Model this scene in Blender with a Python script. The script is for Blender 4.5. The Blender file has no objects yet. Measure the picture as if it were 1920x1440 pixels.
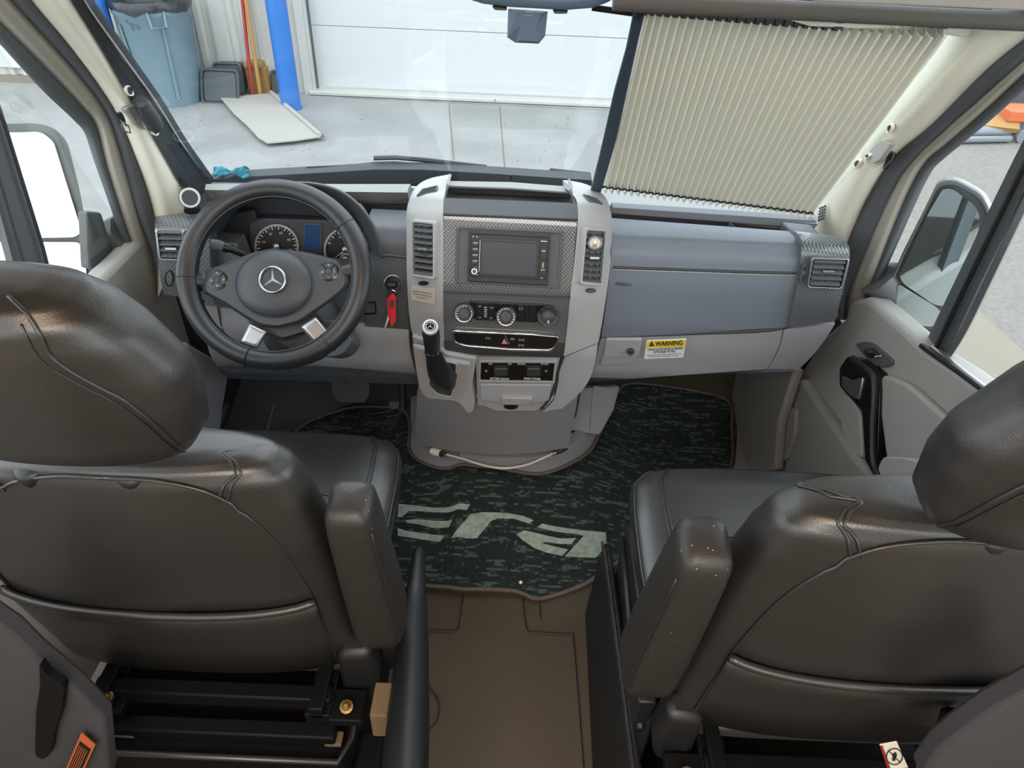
import bpy, bmesh, math, random
from mathutils import Vector as V, Matrix, noise as mnoise
random.seed(4)
scene = bpy.context.scene
COL = scene.collection
# ---------------------------------------------------------------- camera
F, PITCH, ROLL, CAM = 1331.0, math.radians(37.5), math.radians(2.46), V((.035, 0, 1.56))
FW = V((0, math.cos(PITCH), -math.sin(PITCH))); UP = V((0, math.sin(PITCH), math.cos(PITCH))); RT = V((1, 0, 0))
cr, sr = math.cos(ROLL), math.sin(ROLL)
cx_, cy_ = RT*cr + UP*sr, UP*cr - RT*sr      # camera axes (image turned clockwise by ROLL)
cam_d = bpy.data.cameras.new('camera'); cam = bpy.data.objects.new('camera', cam_d); COL.objects.link(cam)
cam_d.sensor_width = 36; cam_d.lens = 36*F/1920; cam_d.clip_start = .02; cam_d.clip_end = 300
cam.matrix_world = Matrix(((cx_.x, cy_.x, -FW.x, CAM.x), (cx_.y, cy_.y, -FW.y, CAM.y), (cx_.z, cy_.z, -FW.z, CAM.z), (0, 0, 0, 1)))
scene.camera = cam
# ---------------------------------------------------------------- light
scene.view_settings.view_transform = 'Standard'
try: scene.view_settings.look = 'None'
except Exception: pass
scene.view_settings.gamma = 1; scene.view_settings.use_curve_mapping = False
scene.view_settings.exposure = 0.12
W = bpy.data.worlds.new('world'); scene.world = W; W.use_nodes = True
bgn = W.node_tree.nodes['Background']; bgn.inputs[0].default_value = (.84, .93, 1, 1); bgn.inputs[1].default_value = 3.5
def area(name, loc, rot, sx, sy, power, col):
    l = bpy.data.lights.new(name, 'AREA'); l.shape = 'RECTANGLE'; l.size = sx; l.size_y = sy; l.energy = power; l.color = col
    o = bpy.data.objects.new(name, l); o.location = loc; o.rotation_euler = rot; COL.objects.link(o); return o
area('coach_lamp_and_fill', (-.1, -.35, 2.03), (0, 0, 0), 1.0, .12, 9, (1, .58, .28))
area('coach_lamp_and_fill', (0, -1.3, 2.03), (math.radians(0), 0, 0), 1.2, .9, 55, (1, .97, .92))  # unseen neutral fill, added behind the camera to brighten dash and cab
# ---------------------------------------------------------------- photograph rays -> world points
def ray(px, py):
    dx, dy = (px-960)/F, (py-720)/F
    return FW + RT*(dx*cr + dy*sr) - UP*(-dx*sr + dy*cr)
def atY(px, py, y): r = ray(px, py); return CAM + r*((y-CAM.y)/r.y)
def atZ(px, py, z): r = ray(px, py); return CAM + r*((z-CAM.z)/r.z)
def atX(px, py, x): r = ray(px, py); return CAM + r*((x-CAM.x)/r.x)
def atW(px, py, w): return CAM + ray(px, py)*w
def atP(px, py, p, n): r = ray(px, py); return CAM + r*((p-CAM).dot(n)/r.dot(n))
def lerp(a, b, t): return a + (b-a)*t
def interp(x, tab):
    if x <= tab[0][0]: return tab[0][1]
    for (a, va), (b, vb) in zip(tab, tab[1:]):
        if x <= b: return va + (vb-va)*(x-a)/(b-a)
    return tab[-1][1]
def side(px, py, s, x0, k=.15):           # a leaning cab side: s*X = x0 - k*(z-.9)
    n = V((s, 0, k)); return atP(px, py, V((s*x0, 0, .9)), n)
SURF = {}
# ---------------------------------------------------------------- materials
def lin(h):
    if isinstance(h, str): h = tuple(int(h[i:i+2], 16) for i in (0, 2, 4))
    f = lambda c: c/12.92 if c <= .04045 else ((c+.055)/1.055)**2.4
    return tuple(f(c/255) for c in h) + (1,)
def mat(name, col, rough=.5, metal=0, grain=0, gscale=900, var=0, vscale=3, spec=.5, col2=None, specks=0, coat=0):
    m = bpy.data.materials.new(name); m.use_nodes = True; nt = m.node_tree; b = nt.nodes['Principled BSDF']
    b.inputs['Base Color'].default_value = lin(col); b.inputs['Roughness'].default_value = rough; b.inputs['Metallic'].default_value = metal
    b.inputs['Specular IOR Level'].default_value = spec
    if coat: b.inputs['Coat Weight'].default_value = coat; b.inputs['Coat Roughness'].default_value = .15
    tc = nt.nodes.new('ShaderNodeTexCoord')
    if grain:
        n = nt.nodes.new('ShaderNodeTexNoise'); n.inputs['Scale'].default_value = gscale; n.inputs['Detail'].default_value = 2
        bp = nt.nodes.new('ShaderNodeBump'); bp.inputs['Strength'].default_value = grain; bp.inputs['Distance'].default_value = .002
        nt.links.new(tc.outputs['Object'], n.inputs['Vector']); nt.links.new(n.outputs['Fac'], bp.inputs['Height']); nt.links.new(bp.outputs['Normal'], b.inputs['Normal'])
    last = None
    if var:
        n = nt.nodes.new('ShaderNodeTexNoise'); n.inputs['Scale'].default_value = vscale; n.inputs['Detail'].default_value = 5
        r = nt.nodes.new('ShaderNodeValToRGB'); c = lin(col); d = lin(col2) if col2 else tuple(x*(1-var) for x in c[:3]) + (1,)
        r.color_ramp.elements[0].position = .35; r.color_ramp.elements[1].position = .65
        r.color_ramp.elements[0].color = d; r.color_ramp.elements[1].color = c
        nt.links.new(tc.outputs['Object'], n.inputs['Vector']); nt.links.new(n.outputs['Fac'], r.inputs['Fac']); nt.links.new(r.outputs['Color'], b.inputs['Base Color']); last = r.outputs['Color']
    if specks:                             # lint and dust crumbs
        v = nt.nodes.new('ShaderNodeTexVoronoi'); v.inputs['Scale'].default_value = specks; v.inputs['Randomness'].default_value = 1
        lt = nt.nodes.new('ShaderNodeMath'); lt.operation = 'LESS_THAN'; lt.inputs[1].default_value = .075
        nz = nt.nodes.new('ShaderNodeTexNoise'); nz.inputs['Scale'].default_value = 9
        gt = nt.nodes.new('ShaderNodeMath'); gt.operation = 'GREATER_THAN'; gt.inputs[1].default_value = .5
        mu = nt.nodes.new('ShaderNodeMath'); mu.operation = 'MULTIPLY'
        mx = nt.nodes.new('ShaderNodeMixRGB'); mx.inputs[2].default_value = lin('a8a49a'); mx.inputs[1].default_value = lin(col)
        for t in (v, nz): nt.links.new(tc.outputs['Object'], t.inputs['Vector'])
        nt.links.new(v.outputs['Distance'], lt.inputs[0]); nt.links.new(nz.outputs['Fac'], gt.inputs[0])
        nt.links.new(lt.outputs[0], mu.inputs[0]); nt.links.new(gt.outputs[0], mu.inputs[1]); nt.links.new(mu.outputs[0], mx.inputs[0])
        if last: nt.links.new(last, mx.inputs[1])
        nt.links.new(mx.outputs[0], b.inputs['Base Color'])
    return m
def weave_mat(name, dark, light, scale, rough=.28):
    m = mat(name, dark, rough); nt = m.node_tree; b = nt.nodes['Principled BSDF']; L = nt.links.new
    tc = nt.nodes.new('ShaderNodeTexCoord'); sx = nt.nodes.new('ShaderNodeSeparateXYZ'); L(tc.outputs['Object'], sx.inputs[0])
    def mth(op, a, bb):
        n = nt.nodes.new('ShaderNodeMath'); n.operation = op
        for i, q in enumerate((a, bb)):
            if q is None: continue
            if isinstance(q, (int, float)): n.inputs[i].default_value = q
            else: L(q, n.inputs[i])
        return n.outputs[0]
    z = mth('SUBTRACT', sx.outputs['Z'], mth('MULTIPLY', sx.outputs['Y'], .6))
    a = mth('SINE', mth('MULTIPLY', mth('ADD', mth('MULTIPLY', sx.outputs['X'], .75), z), scale), None)
    c = mth('SINE', mth('MULTIPLY', mth('SUBTRACT', sx.outputs['X'], z), scale*.62), None)
    h = mth('MULTIPLY', mth('ABSOLUTE', a, None), mth('ADD', mth('MULTIPLY', mth('ABSOLUTE', c, None), .6), .4))
    r = nt.nodes.new('ShaderNodeValToRGB'); r.color_ramp.elements[0].color = lin(dark); r.color_ramp.elements[1].color = lin(light)
    r.color_ramp.elements[0].position = .15; r.color_ramp.elements[1].position = .75
    L(h, r.inputs[0]); L(r.outputs[0], b.inputs['Base Color'])
    bp = nt.nodes.new('ShaderNodeBump'); bp.inputs['Strength'].default_value = .35; bp.inputs['Distance'].default_value = .001
    L(h, bp.inputs['Height']); L(bp.outputs[0], b.inputs['Normal'])
    b.inputs['Coat Weight'].default_value = .6; b.inputs['Coat Roughness'].default_value = .06
    return m
def glass_mat(name, tint, refl=1.0):
    m = bpy.data.materials.new(name); m.use_nodes = True; nt = m.node_tree; nt.nodes.remove(nt.nodes['Principled BSDF'])
    t = nt.nodes.new('ShaderNodeBsdfTransparent'); t.inputs[0].default_value = tint
    g = nt.nodes.new('ShaderNodeBsdfGlossy'); g.inputs['Roughness'].default_value = .01
    fr = nt.nodes.new('ShaderNodeFresnel'); fr.inputs[0].default_value = 1.3
    ml = nt.nodes.new('ShaderNodeMath'); ml.operation = 'MULTIPLY'; ml.inputs[1].default_value = refl
    mx = nt.nodes.new('ShaderNodeMixShader'); L = nt.links.new
    L(fr.outputs[0], ml.inputs[0]); L(ml.outputs[0], mx.inputs[0]); L(t.outputs[0], mx.inputs[1]); L(g.outputs[0], mx.inputs[2])
    L(mx.outputs[0], nt.nodes['Material Output'].inputs[0]); return m
def carpet_mat():
    m = mat('carpet_pile', '1d2624', .95, spec=.1); nt = m.node_tree; b = nt.nodes['Principled BSDF']; L = nt.links.new
    tc = nt.nodes.new('ShaderNodeTexCoord'); mp = nt.nodes.new('ShaderNodeMapping'); mp.inputs['Scale'].default_value = (13, 150, 0)
    sp = nt.nodes.new('ShaderNodeSeparateXYZ'); fl_ = nt.nodes.new('ShaderNodeMath'); fl_.operation = 'FLOOR'; ml = nt.nodes.new('ShaderNodeMath'); ml.operation = 'MULTIPLY'; ml.inputs[1].default_value = 5.37; cb = nt.nodes.new('ShaderNodeCombineXYZ')
    wv = nt.nodes.new('ShaderNodeTexNoise'); wv.inputs['Scale'].default_value = 5; wm = nt.nodes.new('ShaderNodeMath'); wm.operation = 'MULTIPLY_ADD'; wm.inputs[1].default_value = 1.6; L(tc.outputs['Object'], wv.inputs['Vector'])
    n = nt.nodes.new('ShaderNodeTexNoise'); n.inputs['Scale'].default_value = 1; n.inputs['Detail'].default_value = 3; n.inputs['Roughness'].default_value = .75
    L(tc.outputs['Object'], mp.inputs[0]); L(mp.outputs[0], sp.inputs[0]); L(wv.outputs['Fac'], wm.inputs[0]); L(sp.outputs['Y'], wm.inputs[2]); L(wm.outputs[0], fl_.inputs[0]); L(fl_.outputs[0], ml.inputs[0]); L(sp.outputs['X'], cb.inputs[0]); L(ml.outputs[0], cb.inputs[1]); L(cb.outputs[0], n.inputs['Vector'])
    r = nt.nodes.new('ShaderNodeValToRGB'); e = r.color_ramp.elements
    e[0].color = lin('2f3836'); e[0].position = .53; e[1].color = lin('59635e'); e[1].position = .58
    f = nt.nodes.new('ShaderNodeTexNoise'); f.inputs['Scale'].default_value = 420; L(tc.outputs['Object'], f.inputs['Vector'])
    mx = nt.nodes.new('ShaderNodeMixRGB'); mx.blend_type = 'MULTIPLY'; mx.inputs[0].default_value = .8
    r2 = nt.nodes.new('ShaderNodeValToRGB'); r2.color_ramp.elements[0].position = .3; r2.color_ramp.elements[0].color = (.25, .25, .25, 1); r2.color_ramp.elements[1].position = .65
    L(n.outputs['Fac'], r.inputs[0]); L(f.outputs['Fac'], r2.inputs[0]); L(r.outputs[0], mx.inputs[1]); L(r2.outputs[0], mx.inputs[2]); L(mx.outputs[0], b.inputs['Base Color'])
    bp = nt.nodes.new('ShaderNodeBump'); bp.inputs['Strength'].default_value = .6; bp.inputs['Distance'].default_value = .004
    L(f.outputs['Fac'], bp.inputs['Height']); L(bp.outputs[0], b.inputs['Normal']); return m
def cloth_mat(name, col):
    m = mat(name, col, .8, spec=.2); nt = m.node_tree; t = nt.nodes.new('ShaderNodeBsdfTranslucent'); t.inputs[0].default_value = lin(col); mx = nt.nodes.new('ShaderNodeMixShader'); mx.inputs[0].default_value = .42
    nt.links.new(nt.nodes['Principled BSDF'].outputs[0], mx.inputs[1]); nt.links.new(t.outputs[0], mx.inputs[2]); nt.links.new(mx.outputs[0], nt.nodes['Material Output'].inputs[0]); return m
MT = dict(
 grey=mat('grey_plastic', '9fa0a2', .5, grain=.25, gscale=700), lower=mat('lower_grey_plastic', 'a1a4aa', .55, grain=.25, gscale=700), cover=mat('engine_cover_plastic', '87878a', .6, grain=.25, gscale=600),
 dark=mat('dark_dash_plastic', '4e5258', .5, grain=.35, gscale=420), panel=mat('airbag_panel_sky_lit', '717a86', .48, grain=.25, gscale=380), darker=mat('recess_plastic', '36393d', .55, grain=.1), pale=mat('dash_top_lit', '838584', .6, grain=.2),  # sky light mixed into the panel colour, windscreen light into pale
 weave=weave_mat('carbon_weave', '2b2e31', '73797e', 560), gloss=mat('gloss_black', '17181a', .22), black=mat('satin_black', '1b1c1e', .45, grain=.1), frame=mat('seat_frame_black', '0c0c0d', .6, spec=.2),
 rubber=mat('rubber_seal', '505458', .7, grain=.3, gscale=300), cream=mat('cream_trim', 'e4e2d2', .6, grain=.15, gscale=500), silverpaint=mat('silver_paint', 'aaa79c', .35, metal=.3),
 chrome=mat('chrome', 'b8b8ba', .2, metal=1), satin=mat('satin_silver', 'a2a2a4', .3, metal=.85), steel=mat('zinc_steel', '8a8a88', .42, metal=.9),
 leather=mat('black_leather', '2a2827', .36, grain=.12, gscale=420, var=.2, vscale=5, spec=.8), leather2=mat('leather_with_lint', '2d2a28', .44, grain=.2, gscale=400, specks=95),
 wheel=mat('wheel_leather', '222326', .33, grain=.18, gscale=800), airbag=mat('airbag_cover', '373a3e', .45, grain=.15, gscale=500), floor=mat('cab_floor_rubber', '4a3f30', .75, grain=.5, gscale=500, var=.2, vscale=2),
 carpet=carpet_mat(), letter=mat('letter_pile', 'a3afa4', .95, grain=.8, gscale=420, var=.3, vscale=60, spec=.1), binding=mat('mat_binding', '5a4e4a', .8, grain=.5, gscale=400),
 concrete=mat('shop_concrete', '8f8f8d', .6, grain=.1, gscale=60, var=.16, vscale=2.4), asphalt=mat('asphalt', '75716a', .9, grain=.8, gscale=40, var=.2, vscale=30), apron=mat('concrete_apron', '7a7265', .8, var=.08, vscale=2),
 steelwall=mat('wall_steel', 'b4b2ac', .5, var=.05), doorwhite=mat('door_white', 'babdbb', .5), blue=mat('blue_paint', '2264ac', .45), bin=mat('bin_plastic', '687d87', .6, var=.08), bag=mat('bag_film', '26282b', .25),
 tub=mat('dark_tub', '42474b', .6), cardboard=mat('cardboard', '94703f', .8), pole_wood=mat('pole_wood', 'a67c42', .6), red=mat('red_paint', '9a2424', .5), board=mat('cream_board', 'a19d95', .7, var=.05), edge=mat('board_edge', '6a655d', .8),
 pleat=cloth_mat('pleat_fabric', 'ecebe2'), pleatedge=cloth_mat('pleat_hem', 'f8f7f0'), navy=mat('shade_frame', '33404e', .5), glass=glass_mat('window_glass', (.97, .985, .98, 1), .14), mirror=mat('mirror_glass', 'c8d2d2', .02, metal=1),
 lcd=mat('lcd_blue', '33507e', .25), screen=mat('screen_glass', '3a4048', .2), white=mat('white_print', 'e8e8e8', .6), print=mat('grey_print', 'b9bcc0', .6), redprint=mat('pink_triangle', 'c98a8a', .5),
 yellow=mat('label_yellow', 'f2cd3a', .5), label=mat('label_white', 'e2eef2', .5), ink=mat('ink', '1b1b1b', .6), silverlabel=mat('silver_label', 'd8d0c6', .35, metal=.3), redtag=mat('red_tag', 'e0343a', .5), orange=mat('orange_print', 'b85c32', .6),
 rimwhite=mat('gauge_ring', 'b5b8ba', .3), teal=mat('teal_cloth', '1f7c8d', .8, var=.3, vscale=30), brass=mat('yellow_zinc', '8a7040', .45, metal=.8), tan=mat('tan_foam', '6a583f', .8), hose=mat('clear_hose', 'c9c6c0', .15), ivory=mat('ivory_fitting', 'e6e0d2', .5),
 door=mat('door_trim_plastic', '9a9894', .6, grain=.3, gscale=600), doorlow=mat('door_lower_plastic', '8d8b86', .6, grain=.3, gscale=600), side=mat('grey_fabric_panel', '3b3a3d', .9, grain=.5, gscale=900), shelf=mat('overhead_shelf', '504e4a', .7, grain=.3, gscale=700), wiper=mat('wiper_rubber', '2a2f34', .6), sensor=mat('sensor_housing', '566a7d', .5),
 coach=mat('coach_lining', 'b9ad9a', .7), tyre=mat('tyre_rubber', '4d4f51', .8), jack=mat('jack_paint', '70757a', .5), mirrorshell=mat('mirror_shell_black', '565a5b', .5), body=mat('body_silver', '9c9c9a', .35, metal=.2), lens=mat('clear_lens', 'd8d4cc', .15), amber=mat('amber_lens', 'e0703a', .2))
# ---------------------------------------------------------------- mesh helpers
class M:
    def __init__(s): s.v, s.f = [], []
    def add(s, vs, fs):
        o = len(s.v); s.v += [V(v) for v in vs]; s.f += [tuple(i+o for i in f) for f in fs]; return s
    def prism(s, front, back):
        n = len(front); s.add(list(front)+list(back), [tuple(range(n)), tuple(range(2*n-1, n-1, -1))] + [(i, i+n, (i+1) % n+n, (i+1) % n) for i in range(n)]); return s
    def box(s, c, d, R=None):
        c = V(c); vs = [V((x*d[0]/2, y*d[1]/2, z*d[2]/2)) for x in (-1, 1) for y in (-1, 1) for z in (-1, 1)]
        if R: vs = [R @ v for v in vs]
        return s.add([c+v for v in vs], [(0, 1, 3, 2), (4, 6, 7, 5), (0, 4, 5, 1), (2, 3, 7, 6), (0, 2, 6, 4), (1, 5, 7, 3)])
    def tube(s, pts, r, n=8, closed=False, cap=True):
        pts = [V(p) for p in pts]; N = len(pts); rr = r if isinstance(r, (list, tuple)) else [r]*N; o = len(s.v); prev = None
        for i, p in enumerate(pts):
            a = pts[(i-1) % N] if (closed or i) else p; b = pts[(i+1) % N] if (closed or i < N-1) else p
            t = (b-a).normalized()
            if prev is None:
                h = V((0, 0, 1)) if abs(t.z) < .9 else V((1, 0, 0)); u = t.cross(h).normalized()
            else: u = (prev - t*prev.dot(t)).normalized()
            prev = u; w = t.cross(u)
            s.v += [p + (u*math.cos(2*math.pi*k/n) + w*math.sin(2*math.pi*k/n))*rr[i] for k in range(n)]
        for i in range(N if closed else N-1):
            j = (i+1) % N
            s.f += [(o+i*n+k, o+i*n+(k+1) % n, o+j*n+(k+1) % n, o+j*n+k) for k in range(n)]
        if cap and not closed: s.f += [tuple(o+k for k in range(n))[::-1], tuple(o+(N-1)*n+k for k in range(n))]
        return s
    def lathe(s, prof, c, ax=V((0, 0, 1)), n=24, cap=(True, True)):
        c = V(c); ax = V(ax).normalized(); h = V((0, 0, 1)) if abs(ax.z) < .9 else V((1, 0, 0)); u = ax.cross(h).normalized(); w = ax.cross(u); o = len(s.v); N = len(prof)
        for r, z in prof: s.v += [c + ax*z + (u*math.cos(2*math.pi*k/n) + w*math.sin(2*math.pi*k/n))*r for k in range(n)]
        for i in range(N-1): s.f += [(o+i*n+k, o+i*n+(k+1) % n, o+(i+1)*n+(k+1) % n, o+(i+1)*n+k) for k in range(n)]
        if cap[0]: s.f.append(tuple(o+k for k in range(n))[::-1])
        if cap[1]: s.f.append(tuple(o+(N-1)*n+k for k in range(n)))
        return s
    def grid(s, rows, closed=False):
        o = len(s.v); R, Cn = len(rows), len(rows[0])
        for r in rows: s.v += [V(p) for p in r]
        for i in range(R-1):
            for k in range(Cn if closed else Cn-1):
                k2 = (k+1) % Cn; s.f.append((o+i*Cn+k, o+i*Cn+k2, o+(i+1)*Cn+k2, o+(i+1)*Cn+k))
        return s
    def sheet(s, rows, off):               # a grid with thickness: off is a vector or f(i,k)
        R, Cn = len(rows), len(rows[0]); o = len(s.v); g = off if callable(off) else (lambda i, k: off)
        s.grid(rows); s.grid([[V(rows[i][k]) + g(i, k) for k in range(Cn)] for i in range(R)]); m = o + R*Cn
        rim = [(0, k) for k in range(Cn)] + [(i, Cn-1) for i in range(1, R)] + [(R-1, k) for k in range(Cn-2, -1, -1)] + [(i, 0) for i in range(R-2, 0, -1)]
        ix = [i*Cn+k for i, k in rim]
        for a, b in zip(ix, ix[1:]+ix[:1]): s.f.append((o+a, o+b, m+b, m+a))
        return s
WL = {}
def newmesh(name, m, material, P, smooth, up=False):
    me = bpy.data.meshes.new(name); me.from_pydata([tuple(v-P) for v in m.v], [], m.f); me.update()
    bm = bmesh.new(); bm.from_mesh(me); bmesh.ops.recalc_face_normals(bm, faces=bm.faces); bm.to_mesh(me); bm.free()
    if up and sum(p.normal.z*p.area for p in me.polygons) < 0: me.flip_normals()
    if smooth:
        me.polygons.foreach_set('use_smooth', [True]*len(me.polygons))
        if smooth is not True: me.set_sharp_from_angle(angle=math.radians(smooth))
    me.materials.append(material); return me
def obj(name, m, material, parent=None, smooth=45, bevel=0, label=None, seg=2, base=None, up=False):
    P = WL[parent] if parent is not None else (V(base) if base is not None else V((0, 0, 0)))
    o = bpy.data.objects.new(name, newmesh(name, m, MT[material] if isinstance(material, str) else material, P, smooth, up)); COL.objects.link(o)
    if parent is not None: o.parent = parent
    else: o.location = P
    WL[o] = P
    if bevel:
        b = o.modifiers.new('bevel', 'BEVEL'); b.width = bevel; b.segments = seg; b.limit_method = 'ANGLE'; b.angle_limit = math.radians(40); b.harden_normals = False
    if label: o['label'] = label
    return o
def thing(name, loc, label, cat, group=None, parent=None):
    o = bpy.data.objects.new(name, None); COL.objects.link(o); o.location = loc; o.empty_display_size = .05; WL[o] = V(loc); return tag(o, label, cat, group)
def tag(o, label, cat, group=None):
    o['label'] = label; o['category'] = cat
    if group: o['group'] = group
    return o
def struct(o): o['kind'] = 'structure'; return o
def smoothline(pts, k=6, closed=False):
    pts = [V(p) for p in pts]; N = len(pts); out = []
    g = (lambda i: pts[i % N]) if closed else (lambda i: pts[max(0, min(N-1, i))])
    for i in range(N if closed else N-1):
        a, b, c, d = g(i-1), g(i), g(i+1), g(i+2)
        for j in range(k):
            t = j/k; out.append(.5*((2*b) + (c-a)*t + (2*a-5*b+4*c-d)*t*t + (3*b-3*c+d-a)*t**3))
    if not closed: out.append(pts[-1])
    return out
def pxline(pts, k=6, closed=False): return [(p.x, p.y) for p in smoothline([V((a, b, 0)) for a, b in pts], k, closed)]
def rpoly(c, r, n=4):                      # round the corners of a pixel polygon
    out = []; N = len(c); rs = r if isinstance(r, (list, tuple)) else [r]*N
    for i in range(N):
        p = V(c[i]+(0,)); a = V(c[i-1]+(0,)); b = V(c[(i+1) % N]+(0,)); ra = min(rs[i], .48*(a-p).length, .48*(b-p).length)
        if ra < .01: out.append(c[i]); continue
        u = p + (a-p).normalized()*ra; w = p + (b-p).normalized()*ra
        for j in range(n+1):
            t = j/n; q = u*(1-t)**2 + p*2*t*(1-t) + w*t*t; out.append((q.x, q.y))
    return out
def quadmap(c, u, v):
    a = V(c[0])*(1-u) + V(c[1])*u; b = V(c[3])*(1-u) + V(c[2])*u; p = a*(1-v) + b*v; return (p.x, p.y)
def subquad(c, u0, v0, u1, v1): return [quadmap(c, u0, v0), quadmap(c, u1, v0), quadmap(c, u1, v1), quadmap(c, u0, v1)]
def circ(px, py, r, n=20, ry=None, a0=0): return [(px + r*math.cos(a0+2*math.pi*k/n), py + (ry or r)*math.sin(a0+2*math.pi*k/n)) for k in range(n)]
def newell(ps):
    n = V((0, 0, 0))
    for a, b in zip(ps, ps[1:]+ps[:1]): n += V(((a.y-b.y)*(a.z+b.z), (a.z-b.z)*(a.x+b.x), (a.x-b.x)*(a.y+b.y)))
    n.normalize(); c = sum(ps, V((0, 0, 0)))/len(ps)
    return n if n.dot(CAM-c) > 0 else -n
def slab(m, px, surf, thick, lift=0):
    ps = [surf(*q) for q in px]; n = newell(ps); m.prism([p+n*lift for p in ps], [p+n*(lift-thick) for p in ps]); return m
def panel(name, px, surf, thick, material, parent=None, lift=0, bevel=0, label=None, smooth=35):
    return obj(name, slab(M(), px, surf, thick, lift), material, parent, smooth, bevel, label)
def ring(m, out, inn, surf, thick, lift=0):
    A = [surf(*q) for q in out]; B = [surf(*q) for q in inn]; n = newell(A); k = len(A)
    vs = [p+n*lift for p in A] + [p+n*lift for p in B] + [p+n*(lift-thick) for p in A] + [p+n*(lift-thick) for p in B]; fs = []
    for i in range(k):
        j = (i+1) % k; fs += [(i, j, k+j, k+i), (2*k+j, 2*k+i, 3*k+i, 3*k+j), (i, 2*k+i, 2*k+j, j), (k+j, 3*k+j, 3*k+i, k+i)]
    return m.add(vs, fs)
def bezel(name, out, inn, surf, thick, material, parent=None, lift=0, bevel=0, label=None): return obj(name, ring(M(), out, inn, surf, thick, lift), material, parent, 35, bevel, label)
def strip(a, b, sa, sb, off, nx=6, k=5, bow=0):   # sheet between two pixel polylines that lie on two surfaces
    A = [sa(*q) for q in pxline(a, k)]; B = [sb(*q) for q in pxline(b, k)]; n = min(len(A), len(B)); rows = []
    for i in range(n):
        p, q = A[int(i*(len(A)-1)/(n-1))], B[int(i*(len(B)-1)/(n-1))]; d = (CAM-(p+q)/2).normalized()
        rows.append([p.lerp(q, t/nx) + d*bow*math.sin(math.pi*t/nx) for t in range(nx+1)])
    return M().sheet(rows, off)
def band(name, a, b, sa, sb, off, material, parent=None, bow=0, nx=6, k=5, label=None): return obj(name, strip(a, b, sa, sb, off, nx, k, bow), material, parent, 60, 0, label)
def pgrid(name, left, right, surf, off, material, parent=None, nx=12, k=4, label=None, bevel=0):   # curved panel between a left and a right pixel polyline
    A, B = pxline(left, k), pxline(right, k); n = len(A)
    rows = [[surf(*(lerp(A[i][0], B[i][0], t/nx), lerp(A[i][1], B[i][1], t/nx))) for t in range(nx+1)] for i in range(n)]
    return obj(name, M().sheet(rows, off), material, parent, 50, bevel, label)
def text(s, px, py, surf, h, material, parent, px2=None, name='lettering', thick=.0004, lift=.0008, align='CENTER', width=None, label=None, bold=0):
    """flat lettering on a surface: h is the pixel height of a capital, the baseline runs along the photograph's level"""
    e = 6; o = surf(px, py); ux = (surf(px+e*cr, py+e*sr) - surf(px-e*cr, py-e*sr))/(2*e); uy = (surf(px+e*sr, py-e*cr) - surf(px-e*sr, py+e*cr))/(2*e)
    if px2: ux = (surf(px+px2[0], py+px2[1]) - surf(px-px2[0], py-px2[1]))/(2*math.hypot(*px2))
    n = ux.cross(uy).normalized()
    cu = bpy.data.curves.new('txt', 'FONT'); cu.body = s; cu.align_x = align; cu.align_y = 'CENTER'; cu.size = 1; cu.resolution_u = 2; cu.offset = bold
    t = bpy.data.objects.new('txt', cu); COL.objects.link(t); dg = bpy.context.evaluated_depsgraph_get(); me = t.evaluated_get(dg).to_mesh()
    vs = [v.co.copy() for v in me.vertices]; fs = [tuple(p.vertices) for p in me.polygons]; t.evaluated_get(dg).to_mesh_clear(); bpy.data.objects.remove(t); bpy.data.curves.remove(cu)
    if not vs: return None
    w = max(v.x for v in vs) - min(v.x for v in vs); k = h/.69; kx = width/w if width else k
    return obj(name, M().add([o + ux*v.x*kx + uy*v.y*k + n*lift for v in vs], fs), material, parent, False, 0, label)
def copytree(root, loc, label=None, group=None):
    r = root.copy(); COL.objects.link(r); r.location = loc; WL[r] = V(loc)
    if label: r['label'] = label
    if group: r['group'] = group
    def kids(o, c):
        for ch in list(o.children):
            d = ch.copy(); COL.objects.link(d); d.parent = c; kids(ch, d)
    kids(root, r); return r
# ================================================================ the workshop outside
G = -.6
gnd = lambda px, py: atZ(px, py, G)
sf = struct(obj('shop_floor', M().box((-10.5, 6, G-.1), (24, 24, .2)), 'concrete'))
m = M()
for a, b in (((937, 200), (948, 335)), ((842, 195), (851, 300)), ((640, 183), (1140, 207))):
    p, q = gnd(*a), gnd(*b); d = (q-p).normalized(); p -= d*.0; w = d.cross(V((0, 0, 1)))*.006
    m.prism([p-w, p+w, q+w, q-w], [x-V((0, 0, .01)) for x in (p-w, p+w, q+w, q-w)])
for v in range(len(m.v)): m.v[v].z += .0015
obj('joint_line', m, 'edge', sf, False, label='dark saw-cut joints in the concrete')
# asphalt and pale apron beyond the passenger window
pa, pb = gnd(1825, 580), gnd(1918, 664)
d = (pb-pa).normalized(); e1, e0 = pa - d*14, pa + d*12; nrm = V((d.y, -d.x, 0))
if nrm.x < 0: nrm = -nrm
bnd = 1.5
struct(obj('asphalt_lot', M().box((13.5, 6, G-.09), (24, 24, .2)), 'asphalt'))
q = [V((1.0, -3, 0)), pb+d*.9, pa-d*.02, gnd(1700, 560), V((1.0, 4, 0))]
t = [V((p.x, p.y, G+.016)) for p in q]; struct(obj('concrete_apron', M().prism(t, [p-V((0, 0, .05)) for p in t]), 'apron'))
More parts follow.
